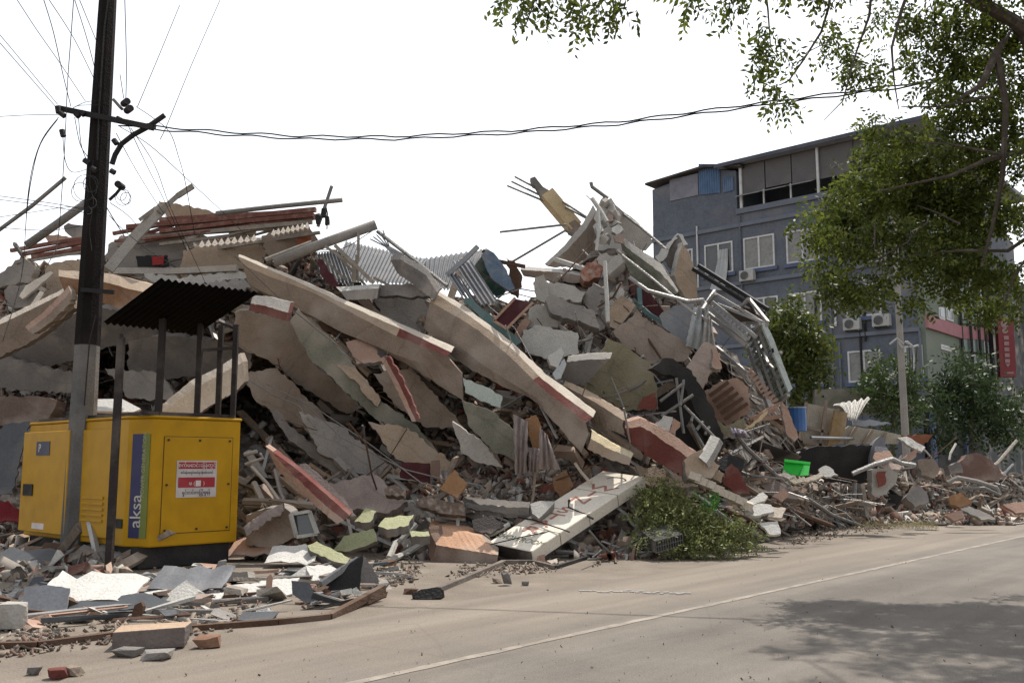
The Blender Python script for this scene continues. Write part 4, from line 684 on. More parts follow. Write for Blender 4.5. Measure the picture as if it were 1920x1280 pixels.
R('frame_edge', None, [(926, 601, 18.95), (966, 558, 18.95)], .025, pink, parent=o, square=True); R('frame_edge', None, [(950, 616, 18.95), (999, 567, 18.95)], .025, pink, parent=o, square=True); R('frame_edge', None, [(926, 601, 18.95), (950, 616, 18.95)], .025, pink, parent=o, square=True)
S('wall fragment', 'large pale broken slab standing in the middle of the rubble', [(977, 634), (981, 618), (1012, 609), (1046, 618), (1083, 624), (1086, 662), (1060, 668), (1020, 672), (985, 660)], whitep, d=19.6, tilt=4, th=.2)
S('wall fragment', 'pale broken block behind the large pale slab', [(993, 577), (1010, 570), (1026, 576), (1044, 592), (1046, 614), (1000, 612), (984, 618)], concl, d=19.9, tilt=5, th=.25)
S('wall fragment', 'thin pink sliver of wall left of the large pale slab', [(968, 618), (985, 596), (996, 600), (978, 640), (960, 640)], pink, d=19.8, tilt=5, th=.15)
strips('concrete_beam', 'level grey beam with sunlit top left of the tower', 'beam', [[(978, 499), (1040, 503), (1102, 510)], [(976, 505), (1040, 510), (1101, 517)], [(982, 516), (1040, 528), (1100, 530)]], [52, -6], [whitep, tand, concd], d0=22, d1=21.8, th=.4)  # white top strip is sunlight put into the colour
S('concrete column', 'fallen grey column pointing at the tower foot', [(1022, 562), (1034, 552), (1060, 562), (1116, 584), (1124, 616), (1092, 604), (1036, 588)], conc, d=19.6, tilt=10, th=.35)
S('brick cluster', 'broken orange bricks jammed beside the tower', [(1096, 500), (1118, 484), (1132, 500), (1124, 520), (1104, 528), (1088, 516)], M('brick_pinkish', (.36, .17, .12), scale=9, var=.5), d=21, tilt=10, th=.4, jag=4)
S('wall fragment', 'small dark block right of the level grey beam', [(1003, 520), (1020, 514), (1034, 560), (1028, 574), (1006, 560)], concl, d=20.4, th=.25)
S('stucco slab', 'grey slab edge leaning left of the tower foot', [(1092, 560), (1112, 530), (1130, 540), (1120, 590), (1108, 588)], conc, d=20.6, yaw=-30, th=.2)
# ---------------------------------------------------------------- tower of tilted floors
o = empty('broken_column', P(1035, 425, 24), 'yellow column broken off and tilted on top of the rubble tower', 'column')
mb = MB(); A_, B_ = P(1024, 364, 24), P(1078, 428, 24); mb.bar(A_, B_, .36, .36, up=Vector((0, -1, .3))); mb.build('shaft', yellow, o)
slab('broken_end', None, None, [(994, 334), (1003, 331), (1010, 340), (1018, 350), (1032, 358), (1026, 366), (1014, 368), (1008, 356), (998, 346)], concd, parent=o, d=23.95, th=.3, jag=2)
slab('column_head', None, None, [(1064, 420), (1078, 412), (1092, 424), (1078, 440), (1066, 434)], tand, parent=o, d=23.8, th=.35)
for a, b, c, d_ in ((965, 331, 1006, 353), (959, 340, 1010, 365), (951, 348, 1022, 378)): rod('steel_bar', None, None, [(a, b, 24), (c, d_, 24)], .028, steel, parent=o)
for k, (a, b, c, d_) in enumerate(((937, 435, 1062, 421), (960, 491, 1062, 431), (1055, 378, 1102, 408), (1060, 388, 1120, 420), (1058, 432, 1112, 455), (1110, 420, 1150, 440))): R('reinforcing bar', 'long dark steel bar sticking out left of the tower top', [(a, b, 23.8), (c, d_, 23.6)], .03, steel, group='bars at the tower top')
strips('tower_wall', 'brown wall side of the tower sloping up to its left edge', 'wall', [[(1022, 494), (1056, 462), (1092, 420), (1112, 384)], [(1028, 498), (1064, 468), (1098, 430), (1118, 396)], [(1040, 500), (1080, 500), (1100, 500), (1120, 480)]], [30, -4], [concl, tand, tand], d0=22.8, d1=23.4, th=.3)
for p, m, dd, l, yw in (([(1116, 400), (1122, 385), (1132, 368), (1146, 371), (1152, 392), (1160, 430), (1166, 470), (1150, 500), (1130, 492), (1120, 470), (1114, 430)], whitep, 22.8, 'jagged pale top piece of the tower pier at the peak', -18), ([(1120, 470), (1150, 480), (1168, 470), (1174, 520), (1166, 545), (1150, 556), (1128, 560), (1114, 560), (1122, 520)], concl, 21.6, 'ragged grey middle piece of the tower pier', -22), ([(1112, 560), (1130, 556), (1166, 540), (1176, 570), (1160, 580), (1144, 612), (1124, 622), (1116, 600)], whitep, 20.7, 'ragged pale foot of the tower pier', -18)):
    S('broken pier', l, p, m, d=dd, yaw=yw, tilt=4, th=.5, jag=4.5)
for k in range(26):
    t = random.random(); x, y = 1118+t*20+random.uniform(0, 45), 380+t*220+random.uniform(-8, 8); a = random.uniform(0, 6.3)
    S('plaster piece', 'ragged pale plaster piece clinging to the tower pier', [(x+random.uniform(5, 13)*math.cos(a+q*1.25), y+random.uniform(5, 13)*math.sin(a+q*1.25)) for q in range(5)], random.choice([concl, whitep, conc, M('dusty_pink', (.4, .31, .26)), M('mauve_concrete', (.3, .24, .215))]), d=22.6-t*2.3, tilt=random.gauss(12, 20), yaw=random.gauss(-10, 30), th=.1, jag=1.5, group='plaster pieces on the tower pier')
for k, (p, l) in enumerate((([(1135, 495), (1160, 480), (1169, 491), (1142, 516)], 'upper of two square beam ends jutting from the tower pier'), ([(1140, 578), (1165, 553), (1192, 572), (1158, 618), (1143, 612)], 'lower larger beam end jutting from the tower pier'))):
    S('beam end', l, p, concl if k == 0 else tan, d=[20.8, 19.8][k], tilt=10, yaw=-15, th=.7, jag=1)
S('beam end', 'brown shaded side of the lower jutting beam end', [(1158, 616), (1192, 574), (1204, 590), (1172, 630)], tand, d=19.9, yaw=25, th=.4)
S('floor slab', 'smooth grey slab underside right of the tower peak', [(1154, 384), (1190, 412), (1221, 441), (1223, 456), (1211, 470), (1192, 462), (1164, 440)], concl, d=23.2, tilt=-14, yaw=25, th=.2, jag=.8)
strips('floor_slab', 'cream edged floor slab tilting right from the tower', 'floor slab', [[(1162, 440), (1200, 468), (1240, 494), (1272, 545)], [(1166, 456), (1204, 486), (1240, 512), (1270, 548)], [(1172, 486), (1205, 512), (1240, 536), (1268, 552)]], [30, -12], [concl, greeng, concd], d0=22, d1=20.6, th=.2, yaw=18)
S('floor slab', 'grey green slab underside below the cream edged slab', [(1170, 480), (1210, 508), (1255, 548), (1240, 560), (1210, 545), (1182, 520)], greeng, d=21.3, tilt=-20, yaw=15, th=.15)
o = S('door frame', 'dark red doorway squeezed between tower slabs', [(1180, 516), (1215, 545), (1250, 590), (1232, 596), (1195, 572), (1182, 545)], maroon, d=21.0, th=.1, yaw=10, jag=.5)
R('frame_edge', None, [(1186, 562, 20.8), (1218, 590, 20.6), (1250, 610, 20.4)], .05, teal, parent=o, square=True); R('frame_edge', None, [(1198, 540, 20.8), (1200, 572, 20.7)], .05, teal, parent=o, square=True)
S('wall fin', 'pointed wall fin standing right of the tower, grey side', [(1243, 464), (1272, 440), (1280, 456), (1268, 516), (1262, 512), (1244, 487)], concd, d=22.3, yaw=-25, th=.2, jag=1)
S('wall fin', 'tan plaster face of the pointed wall fin right of the tower', [(1279, 454), (1290, 470), (1303, 506), (1308, 557), (1289, 562), (1273, 540), (1264, 516), (1270, 490)], tan, d=22, yaw=22, th=.2, jag=1.6, edge=whitep)
S('plaster crust', 'white broken crust on top of the pointed wall fin', [(1240, 466), (1252, 455), (1270, 437), (1280, 440), (1290, 458), (1282, 460), (1272, 446), (1258, 460), (1248, 474)], whitep, d=22.2, tilt=20, th=.1, jag=2)
S('concrete stub', 'small pale block hanging left of the pointed wall fin', [(1228, 482), (1240, 466), (1254, 470), (1244, 488), (1236, 492)], whitep, d=22, tilt=10, th=.2)
S('steel plate', 'smooth bluish grey curved sheet at the tower foot', [(1236, 592), (1262, 574), (1300, 566), (1312, 600), (1300, 650), (1262, 630), (1242, 612)], M('blue_grey_smooth', (.25, .26, .28), rough=.4), d=20.2, tilt=12, th=.06)
S('wall slab', 'big beige wall slab leaning at the tower foot', [(1150, 622), (1192, 586), (1240, 614), (1302, 650), (1284, 676), (1222, 682), (1165, 642)], M('beige_wall', (.34, .275, .23)), d=19.8, tilt=-2, yaw=10, th=.2)
o = S('wall slab', 'large olive yellow wall slab below the beige wall slab', [(1140, 634), (1175, 650), (1220, 682), (1231, 720), (1231, 766), (1172, 770), (1085, 722), (1110, 700)], olive, d=19.3, tilt=-4, th=.2)
slab('red_patch', None, None, [(1205, 745), (1230, 735), (1231, 765), (1195, 768)], M('patch_red', (.25, .08, .06)), parent=o, d=19.1, th=.02)
strips('balcony_slab', 'grey balcony slab tipped in front of the olive wall', 'slab', [[(1066, 668), (1110, 662), (1148, 661)], [(1063, 678), (1105, 674), (1144, 672)], [(1054, 712), (1075, 718), (1096, 722)]], [40, -20], [concl, concd, concd], d0=18.6, d1=18.6, th=.2)
S('metal box', 'small white box beside the tipped balcony slab', [(1026, 668), (1052, 650), (1058, 662), (1046, 690), (1032, 684)], whitep, d=18.4, tilt=20, th=.2, jag=1)
S('metal box', 'crushed pale duct below the small white box', [(1036, 700), (1058, 672), (1062, 682), (1052, 708), (1042, 712)], clothw, d=18.3, tilt=10, th=.15, jag=1)
strips('edge_beam', 'shorter tan beam behind the end of the right long beam', 'beam', [[(1060, 714), (1110, 736), (1176, 776)], [(1056, 722), (1106, 748), (1174, 790)], [(1092, 772), (1125, 800), (1170, 816)]], [45, -10], [tan, tand, tand], d0=18.4, d1=17.8, th=.3)
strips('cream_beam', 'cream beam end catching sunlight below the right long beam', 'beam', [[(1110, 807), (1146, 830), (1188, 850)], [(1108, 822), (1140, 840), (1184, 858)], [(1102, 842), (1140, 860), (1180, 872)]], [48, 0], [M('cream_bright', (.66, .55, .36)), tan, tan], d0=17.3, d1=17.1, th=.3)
o = strips('broken_beam', 'broken brick red beam lying below the dark doorway of the tower', 'beam', [[(1174, 790), (1200, 782), (1250, 806), (1318, 856)], [(1172, 802), (1205, 800), (1250, 830), (1312, 872)], [(1182, 832), (1225, 862), (1265, 885), (1298, 898)]], [35, -8], [pink, red, maroon], d0=17.4, d1=17, th=.4, jag=2.2)
S('concrete stub', 'tan block on the lower end of the broken red beam', [(1282, 862), (1316, 842), (1350, 872), (1334, 896), (1290, 896)], tan, d=16.9, tilt=15, th=.4)
strips('fence_post', 'white square post lying tilted near the broken red beam', 'post', [[(1312, 858), (1326, 836), (1336, 817)], [(1324, 868), (1338, 846), (1350, 822)], [(1330, 878), (1344, 856), (1356, 830)]], [25, -10], [whitep, conc, conc], d0=16.8, d1=17.2, th=.15, yaw=10, jag=.4)
S('concrete block', 'pale angular block above the broken red beam', [(1226, 800), (1244, 778), (1262, 782), (1252, 812), (1236, 816)], whitep, d=17.5, tilt=15, th=.3)
S('pink rubble', 'pinkish broken block beside the pale angular block', [(1252, 812), (1264, 784), (1276, 792), (1266, 816)], pink, d=17.5, tilt=5, th=.2)
# dark steel framework in the hollow
o = S('steel staircase', 'black stair frame collapsed in the hollow under the tower', [(1222, 690), (1242, 672), (1262, 672), (1290, 690), (1312, 720), (1338, 766), (1362, 836), (1340, 850), (1300, 760), (1270, 705), (1240, 700)], black, d=18.4, th=.3, yaw=10)
for a, b, c, d_ in ((1268, 708, 1282, 812), (1238, 752, 1280, 720), (1240, 780, 1300, 740), (1282, 760, 1340, 820), (1300, 776, 1296, 790), (1318, 790, 1306, 806), (1330, 800, 1322, 814), (1295, 795, 1322, 842), (1282, 712, 1276, 760)): R('stair_rail', None, [(a, b, 18.1), (c, d_, 18)], .03, steel, parent=o)
S('dark hollow', 'black sheet painted as the dark deep in the hollow under the tower', [(1226, 705), (1300, 712), (1345, 800), (1352, 858), (1290, 850), (1238, 780)], black, d=20, th=.04)  # black sheet added to paint the darkness of the cavity
# ---------------------------------------------------------------- fallen balcony frames on the right flank
fr = empty('steel_cage', P(1400, 700, 20), 'crushed grey steel balcony cage on the right flank of the tower', 'steel frame')
def fr_bar(a, b, c, d_, r, m, da=20.4, db=19.6, nm='bar'): mb = MB(); mb.bar(P(a, b, da), P(c, d_, db), r*2, r*2); mb.build(nm, m, fr)
for a in ((1300, 504, 1432, 588, .045), (1310, 498, 1440, 580, .045)): fr_bar(*a, black, 22, 20.4)
for t in np.linspace(.25, .95, 9): fr_bar(1300+132*t, 504+84*t, 1310+130*t, 498+82*t, .025, steel, 22-1.6*t, 22-1.6*t)
galv = M('galvanised', (.36, .35, .34), metal=.4, rough=.5, dust=.2)
for a in ((1318, 566, 1402, 638, .04), (1326, 586, 1400, 646, .04), (1330, 562, 1418, 632, .035), (1336, 548, 1440, 610, .03), (1400, 636, 1445, 770, .05), (1400, 640, 1426, 606, .04), (1345, 570, 1430, 604, .03), (1400, 606, 1440, 603, .03), (1330, 600, 1402, 650, .03), (1422, 640, 1440, 680, .025), (1420, 680, 1465, 660, .03), (1430, 720, 1470, 700, .03), (1418, 660, 1450, 690, .025), (1342, 650, 1402, 700, .035), (1384, 720, 1398, 770, .035), (1300, 600, 1342, 550, .035), (1296, 575, 1325, 600, .03), (1340, 545, 1318, 580, .03), (1442, 770, 1478, 740, .035), (1385, 580, 1404, 560, .03), (1404, 560, 1440, 604, .03)): fr_bar(*a, galv)
for k in range(12):
    t = k/11; fr_bar(1322+80*t, 572+66*t, 1330+76*t, 562+68*t, .022, galv, 20.4-.8*t, 20.4-.8*t, 'rung')
    if k < 9: fr_bar(1406+30*t, 563+36*t, 1420+20*t, 590+14*t, .02, steel, 20.6, 20.3, 'rung')
for k in range(13):
    t = k/12; fr_bar(1404+42*t, 640+128*t, 1430+50*t, 606+128*t, .03, M('slat_grey', (.13, .135, .14)), 20.05, 20.0, 'slat')
for t in (.3, .65): fr_bar(1404+26*t, 640-34*t, 1446+34*t, 768-34*t, .03, steel, 20.0, 19.95)
slab('floor_grating', None, None, [(1352, 582), (1388, 573), (1412, 580), (1440, 602), (1388, 604)], M('grating_brown', (.11, .085, .07)), parent=fr, d=20.6, tilt=-30, th=.05, jag=1)
o = S('tall metal sheet', 'narrow white metal panel standing at the right end of the steel cage', [(1427, 604), (1434, 601), (1450, 634), (1486, 728), (1479, 735), (1444, 646)], M('pale_green_white', (.55, .6, .58), var=.1, rough=.5), d=19.6, tilt=6, yaw=15, th=.06, jag=.3)
slab('dark_hole', None, None, [(1446, 654), (1450, 652), (1452, 660), (1448, 662)], dark, parent=o, d=19.5, th=.02, jag=0)
for k in range(10): R('wood lath', 'short pale slat rows below the crushed steel cage', [(1400+k*5, 700+k*7), (1410+k*6, 692+k*7)], .03, pink, d=19.7, group='pale slats in the steel cage', square=True)
def cloth_hang(label, top, bot, d, mat, n=12, m=14, amp=.06, name='torn_cloth', cat='cloth'):
    mb = MB(); 
    for j in range(m):
        t = j/(m-1)
        for i in range(n):
            u = i/(n-1); x = (top[0]*(1-u)+top[2]*u)*(1-t)+(bot[0]*(1-u)+bot[2]*u)*t; y = (top[1]*(1-u)+top[3]*u)*(1-t)+(bot[1]*(1-u)+bot[3]*u)*t
            mb.v.append(P(x+random.uniform(-1, 1), y, d+amp*math.sin(u*19+t*3)+amp*.6*math.sin(u*41+t*5)-.15*math.sin(t*3)))
    k = n*m; mb.v += [v+Vector((0, .015, 0)) for v in mb.v]
    for j in range(m-1):
        for i in range(n-1): q = [j*n+i, j*n+i+1, (j+1)*n+i+1, (j+1)*n+i]; mb.f += [q[::-1], [k+z for z in q]]
    mb.m = [0]*len(mb.f); return tag(mb.build(name, mat, smooth=True), label, cat)
cloth_hang('bluish white torn sheet draped over the corner below the pointed fin', (1300, 576, 1328, 574), (1286, 648, 1334, 664), 19.9, clothw)
cloth_hang('white sheet scrap hanging right of the draped bluish sheet', (1322, 578, 1334, 600), (1318, 640, 1346, 670), 19.8, whitep)
S('wall slab', 'pink edged pale slab standing on end below the draped sheet', [(1284, 694), (1300, 668), (1322, 640), (1340, 650), (1352, 690), (1330, 700), (1310, 742), (1296, 720)], M('pale_pink', (.5, .4, .34)), d=19.2, tilt=5, yaw=-15, th=.15)
S('wall slab', 'bright pink plaster strip right of the pink edged slab', [(1335, 655), (1344, 650), (1354, 690), (1350, 692), (1336, 688)], pink, d=19.1, tilt=15, yaw=20, th=.1)
o = S('louvred panel', 'pinkish panel with dark louvre lines under the steel cage', [(1312, 740), (1350, 716), (1382, 708), (1404, 726), (1408, 768), (1362, 798), (1340, 786)], pink, d=18.9, tilt=-5, yaw=-10, th=.1)
for k in range(5): R('louvre', None, [(1330+k*7, 742+k*11, 18.8), (1366+k*9, 716+k*10, 18.7)], .035, rust, parent=o, square=True)
S('wall slab', 'olive tan slab below the louvred panel', [(1342, 788), (1364, 798), (1396, 780), (1400, 806), (1372, 820), (1350, 815)], olive, d=18.7, th=.1)
for k in range(10): R('roof batten', 'splintered batten in the stack at the right foot of the tower', [(1400+k*3, 792-k*2+random.uniform(-6, 6)), (1452+k*3, 758+k*6+random.uniform(-6, 6))], .04, random.choice([wood, pink, rust]), d=18.8+random.random()*.4, group='splintered battens at the tower foot', square=True)
S('wood plank', 'pink curved plank standing at the right foot of the tower', [(1466, 752), (1474, 762), (1490, 800), (1497, 820), (1490, 828), (1478, 818), (1470, 790)], pink, d=18.6, tilt=12, th=.1)
S('wood plank', 'yellowish curved board below the steel cage', [(1395, 806), (1420, 786), (1440, 768), (1432, 782), (1412, 800)], yellow, d=18.5, tilt=20, th=.05)
o = empty('blue_drum', P(1496, 805, 21), 'blue plastic drum standing beside the pink curved plank', 'drum'); mb = MB(); c = P(1496, 808, 21.5)
mb.tube([c, c+ZV*.22, c+ZV*.24, c+ZV*.3, c+ZV*.52], .2, 14); mb.build('body', bluep, o); mb = MB(); mb.tube([c+ZV*.521, c+ZV*.55], .21, 14); mb.build('rim', M('drum_rim', (.35, .4, .5), dust=0), o)
# ---------------------------------------------------------------- leaning panel walls and junk on the right
o = S('panel wall', 'leaning wall of beige panels with thin battens right of the blue drum', [(1512, 756), (1536, 760), (1570, 768), (1560, 812), (1552, 842), (1496, 842), (1504, 800)], M('beige_panel', (.42, .38, .31), dust=.15), d=25, tilt=-4, yaw=10, th=.08, jag=.4)
for a, b, c, d_ in ((1512, 754, 1500, 842), (1550, 750, 1536, 842), (1572, 766, 1556, 842), (1502, 798, 1566, 814), (1500, 828, 1556, 836)): R('batten', None, [(a, b, 24.85), (c, d_, 24.85)], .035, tand, parent=o, square=True)
S('board', 'upright brown board edge beside the beige panel wall', [(1566, 768), (1590, 774), (1586, 800), (1574, 830), (1552, 836), (1560, 800)], M('brown_board', (.3, .2, .095)), d=24.8, yaw=25, th=.06, jag=.6)
o = S('panel wall', 'lower beige panel piece tilted right of the brown board', [(1572, 816), (1592, 798), (1650, 806), (1690, 815), (1684, 832), (1566, 832)], M('beige_panel', (.42, .38, .31)), d=25.4, tilt=0, th=.08, jag=.4)
for a, b, c, d_ in ((1606, 800, 1585, 832), (1636, 806, 1618, 832), (1660, 810, 1655, 832)): R('batten', None, [(a, b, 25.3), (c, d_, 25.3)], .035, tand, parent=o, square=True)
S('board', 'orange red board end near the slim pale pole', [(1690, 815), (1750, 814), (1740, 828), (1722, 836), (1700, 830)], M('board_red', (.28, .11, .06)), d=27, th=.06)
C4('tattered white roof sheet propped behind the beige panel wall', ((1590, 784), (1606, 788), (1636, 744), (1562, 760)), (26, 26, 29, 29), 6, .05, M('tattered_white', (.62, .6, .56), var=.5, scale=6), sag=.15)
S('low wall', 'low grey green wall in front of the grey building', [(1528, 730), (1620, 728), (1712, 740), (1716, 772), (1620, 778), (1528, 775)], greeng, d=36, th=.3, jag=0)
S('zinc sheet', 'pale sheet lying flat left of the slim pale pole', [(1598, 787), (1660, 790), (1672, 794), (1640, 798), (1600, 796)], zinc, d=29, tilt=30, th=.04)
S('opening shade', 'black sheet painted as the dark of the low opening under the beige panels', [(1490, 846), (1540, 836), (1636, 834), (1646, 880), (1620, 905), (1560, 905), (1505, 882)], black, d=22.5, tilt=-5, th=.05)  # black sheet painted in for the shade inside the opening
o = empty('green_crate', P(1492, 888, 19.2), 'bright green plastic crate lying on its side', 'crate')
for k, (p, yw) in enumerate((([(1472, 862), (1508, 868), (1500, 891), (1467, 886)], -8), ([(1508, 868), (1519, 868), (1516, 890), (1500, 891)], 35))): slab(['side', 'end'][k], None, None, p, greenp, parent=o, d=19.2, tilt=22, yaw=yw, th=.04, jag=0)
slab('rim', None, None, [(1471, 860), (1520, 866), (1519, 870), (1471, 865)], greenp, parent=o, d=19.15, tilt=30, th=.06, jag=0)
for p, l, m, dd in (([(1534, 880), (1548, 872), (1572, 890), (1558, 893), (1540, 890)], 'bright white sheet scrap right of the green crate', whitep, 20), ([(1478, 900), (1510, 896), (1540, 884), (1546, 890), (1520, 900), (1490, 906)], 'crumpled cream cloth under the green crate', cream, 19.4), ([(1470, 880), (1490, 892), (1480, 898), (1462, 892)], 'grey slab corner under the green crate', concl, 19)): S('scrap sheet', l, p, m, d=dd, tilt=40, th=.05)
mb = MB(); ctr = P(1652, 868, 22.5); n = 14                             # shell chair / basin
o = empty('shell_seat', P(1655, 885, 22.5), 'grey moulded seat shell lying in the right rubble', 'seat')
q = [(1634, 884), (1631, 860), (1634, 840), (1642, 825), (1651, 817), (1657, 820), (1660, 832), (1664, 850), (1640, 852), (1641, 872)]
slab('shell', None, None, q, M('grey_plastic', (.22, .22, .24), dust=.1), parent=o, d=22.4, tilt=8, th=.25, jag=.6); slab('lip', None, None, [(1640, 836), (1662, 838), (1668, 846), (1640, 846)], M('grey_plastic', (.2, .2, .2)), parent=o, d=22.2, tilt=35, th=.1, jag=.3)
for p, l, m, dd, t in (([(1640, 848), (1668, 845), (1676, 858), (1660, 864), (1642, 864), (1637, 858)], 'flat pink slab leaning on the grey seat shell', pink, 22, 40), ([(1652, 874), (1664, 866), (1692, 872), (1686, 880), (1662, 880)], 'pale pink slab below the grey bent pipe', M('pale_pink', (.5, .4, .34)), 22, 42), ([(1634, 880), (1660, 878), (1684, 886), (1678, 908), (1662, 926), (1642, 932), (1634, 925)], 'upright beige slab with a red centre in the right rubble', concl, 21.8, 4), ([(1692, 860), (1710, 846), (1722, 840), (1718, 856), (1704, 864)], 'pink stone right of the grey bent pipe', pink, 22.6, 15), ([(1798, 868), (1812, 852), (1832, 848), (1846, 855), (1872, 874), (1882, 892), (1870, 902), (1830, 898), (1802, 890)], 'large brown red boulder of masonry at the right', M('brown_red', (.2, .12, .1)), 26, 8), ([(1698, 930), (1722, 908), (1738, 922), (1742, 940), (1716, 950)], 'grey square paving slab in the right rubble', conc, 22.5, 22), ([(1720, 862), (1750, 858), (1762, 880), (1752, 896), (1728, 890)], 'grey brown rounded lump in the right rubble', tand, 24, 10), ([(1776, 872), (1800, 866), (1806, 886), (1782, 890)], 'dark grey block left of the brown red boulder', concd, 25, 8), ([(1880, 945), (1930, 938), (1950, 960), (1905, 962)], 'flat pinkish sheet at the right edge', pink, 26, 40), ([(1800, 952), (1822, 950), (1868, 972), (1840, 974)], 'flat grey board lying near the road at right', conc, 23.5, 45), ([(1770, 965), (1805, 955), (1808, 970), (1790, 976)], 'torn pale card near the road at right', pink, 22.6, 40), ([(1682, 820), (1700, 818), (1735, 838), (1728, 846), (1700, 832)], 'crumpled white sheet hung over the right rubble', M('tattered_white', (.6, .6, .6)), 25, 40), ([(1780, 930), (1800, 922), (1825, 940), (1800, 950), (1782, 945)], 'tangle of orange rope and wood near the road', orange, 22.8, 30)):
    S('masonry piece', l, p, m, d=dd, tilt=t, th=.3 if t < 30 else .08, jag=1.6)
slab('red_face', None, None, [(1645, 884), (1662, 883), (1660, 908), (1646, 914)], M('patch_red', (.25, .08, .06)), parent=bpy.data.objects[[o.name for o in bpy.data.objects if o.get('label') == 'upright beige slab with a red centre in the right rubble'][0]], d=21.7, tilt=4, th=.02)
R('metal pipe', 'grey bent pipe lying over the grey seat shell', [(1598, 888), (1640, 870), (1674, 860), (1690, 868), (1716, 872)], .055, galv, d=21.6)
R('metal pipe', 'grey bent pipe arching over the rubble left of the road end', [(1776, 905), (1795, 895), (1830, 902), (1868, 914), (1872, 922)], .06, M('grey_pole', (.3, .28, .26)), d=23)
R('metal pipe', 'second thin pipe below the arching pipe', [(1805, 916), (1845, 914), (1875, 928)], .04, steel, d=22.9)
for p, r, m, l in (([(1610, 886), (1616, 930), (1622, 968)], .12, woodg, 'thick dark post standing under the bent pipe'), ([(1604, 892), (1602, 930), (1606, 966)], .05, steel, 'thin dark post beside the thick post'), ([(1362, 792), (1400, 840), (1470, 905), (1560, 965), (1612, 985)], .05, steel, 'very long dark steel bar running down the right rubble slope'), ([(1380, 900), (1440, 940), (1560, 985)], .06, rust, 'rusty beam lying toward the road below the long steel bar'), ([(1820, 895), (1870, 868), (1906, 826)], .06, woodg, 'pale forked stick rising at the right edge'), ([(1900, 870), (1870, 900), (1850, 910)], .04, galv, 'thin pale tube below the forked stick'), ([(1840, 925), (1850, 945), (1860, 962)], .03, whitep, 'short white stick near the road at right'), ([(1792, 832), (1782, 850), (1780, 862)], .04, concl, 'short pale bent stub at the right skyline'), ([(1728, 838), (1738, 848), (1750, 862)], .03, whitep, 'thin white stick on the right skyline'), ([(1600, 800), (1616, 820), (1640, 838)], .02, galv, 'thin curved wire over the dark low opening'), ([(1548, 888), (1580, 884), (1615, 877)], .035, galv, 'straight grey tube over the dark low opening'), ([(1494, 850), (1510, 842), (1566, 840)], .03, galv, 'thin pale tube on the black tarpaulin edge'), ([(1520, 820), (1600, 822)], .04, zinc, 'pale rail across the beige panels')):
    R('metal pipe' if m in (steel, galv, rust) else 'pole', l, p, r, m, off=-.3)

# further big broken slabs packed between the beams
for l, p, m, t, of, yw in (('brown slab sagging deep behind the drooping cable right of the generator', [(455, 700), (520, 690), (600, 770), (645, 832), (560, 800), (480, 752)], tand, 6, .8, 10), ('long dusty slab lying low in the middle hollow', [(560, 772), (640, 800), (742, 880), (700, 898), (600, 850)], conc, 12, .3, 12), ('dark slab edge sagging at far left above the brick lintel', [(-40, 655), (90, 690), (152, 700), (150, 738), (40, 733), (-40, 722)], concd, -8, 1.0, 0), ('tan slab piece leaning below the end of the grey green slab', [(690, 790), (765, 802), (850, 868), (832, 900), (742, 860)], tan, 6, .5, 8), ('brown slab between the red post and left long beam', [(700, 700), (770, 690), (835, 760), (872, 802), (800, 802), (740, 762)], tand, -4, .5, 8), ('dusty slab behind the thin shelter posts', [(196, 690), (300, 698), (334, 752), (240, 746)], conc, 4, .9, 0),
    ('flat mauve slab lying behind the lime slabs', [(612, 908), (700, 888), (764, 940), (722, 962), (640, 950)], M('mauve_concrete', (.3, .24, .215)), 34, -.2, 0), ('tan slab sliding down behind the leafy branches', [(1180, 872), (1262, 880), (1310, 912), (1220, 914)], tan, 32, -.2, 0), ('mauve slab left of the bright green crate', [(1398, 884), (1452, 896), (1520, 940), (1448, 930)], M('mauve_concrete', (.3, .24, .215)), 34, -.2, 0), ('pale slab tilted in the tower below the level grey beam', [(1000, 528), (1060, 532), (1098, 548), (1090, 566), (1030, 556)], concl, 14, .1, 0), ('dusty tan slab under the upper tan wall panel', [(330, 512), (420, 516), (500, 500), (540, 520), (480, 548), (380, 552)], tan, 10, .3, 0), ('grey slab sloping below the broken grey beam in the saddle', [(700, 560), (790, 556), (812, 600), (790, 640), (730, 610)], conc, 8, .5, 10)):
    S('floor slab', l, p, m, tilt=t, off=of, yaw=yw, th=.18, jag=2.6)
# ================================================================ fallen shop sign
NL, NR_, FL = P(915, 1016, 16.2), P(998, 1033, 15.75), P(1130, 882, 18.0)
wv, lv = NR_-NL, FL-NL; nv = wv.cross(lv).normalized(); 
if nv.z < 0: nv = -nv
sg = empty('shop_sign', (NL+NR_)/2-ZV*.3, 'long cream sign lettered WIN STAR lying tilted on the rubble by the road', 'sign')
mb = MB(); mb.box(NL-nv*.24, wv, lv, nv*.24); o = mb.build('panel', M('sign_cream', (.9, .82, .7), var=.06, dust=.06, bump=.08), sg); bv = o.modifiers.new('b', 'BEVEL'); bv.width = .012
mb = MB()
for t in (.22, .47, .73): mb.box(NL+lv*t+nv*.0005-wv*.004, wv*1.008, lv.normalized()*.012, nv*.003); mb.box(NL+wv*1.0005+lv*t-nv*.24, wv.normalized()*.004, lv.normalized()*.012, nv*.24)
mb.build('panel_seam', tand, sg)
sr, sgn = M('sign_letter', (.5, .22, .17), var=.2, dust=.2), M('sign_small', (.25, .27, .19), var=.3, dust=.4)
for ch, t, u in (('W', .78, .52), ('I', .695, .5), ('N', .60, .46), ('S', .465, .46), ('T', .375, .46), ('A', .285, .44), ('R', .20, .42)):
    text(ch, .3, NL+wv*u+lv*t+nv*.004, wv, lv, sr, 'lettering', sg, ext=.003, sx=1.75)
text('SHOWROOM', .19, NL+wv*.5+lv*.085+nv*.004, wv, lv, sgn, 'lettering', sg, ext=.003, sx=.8)
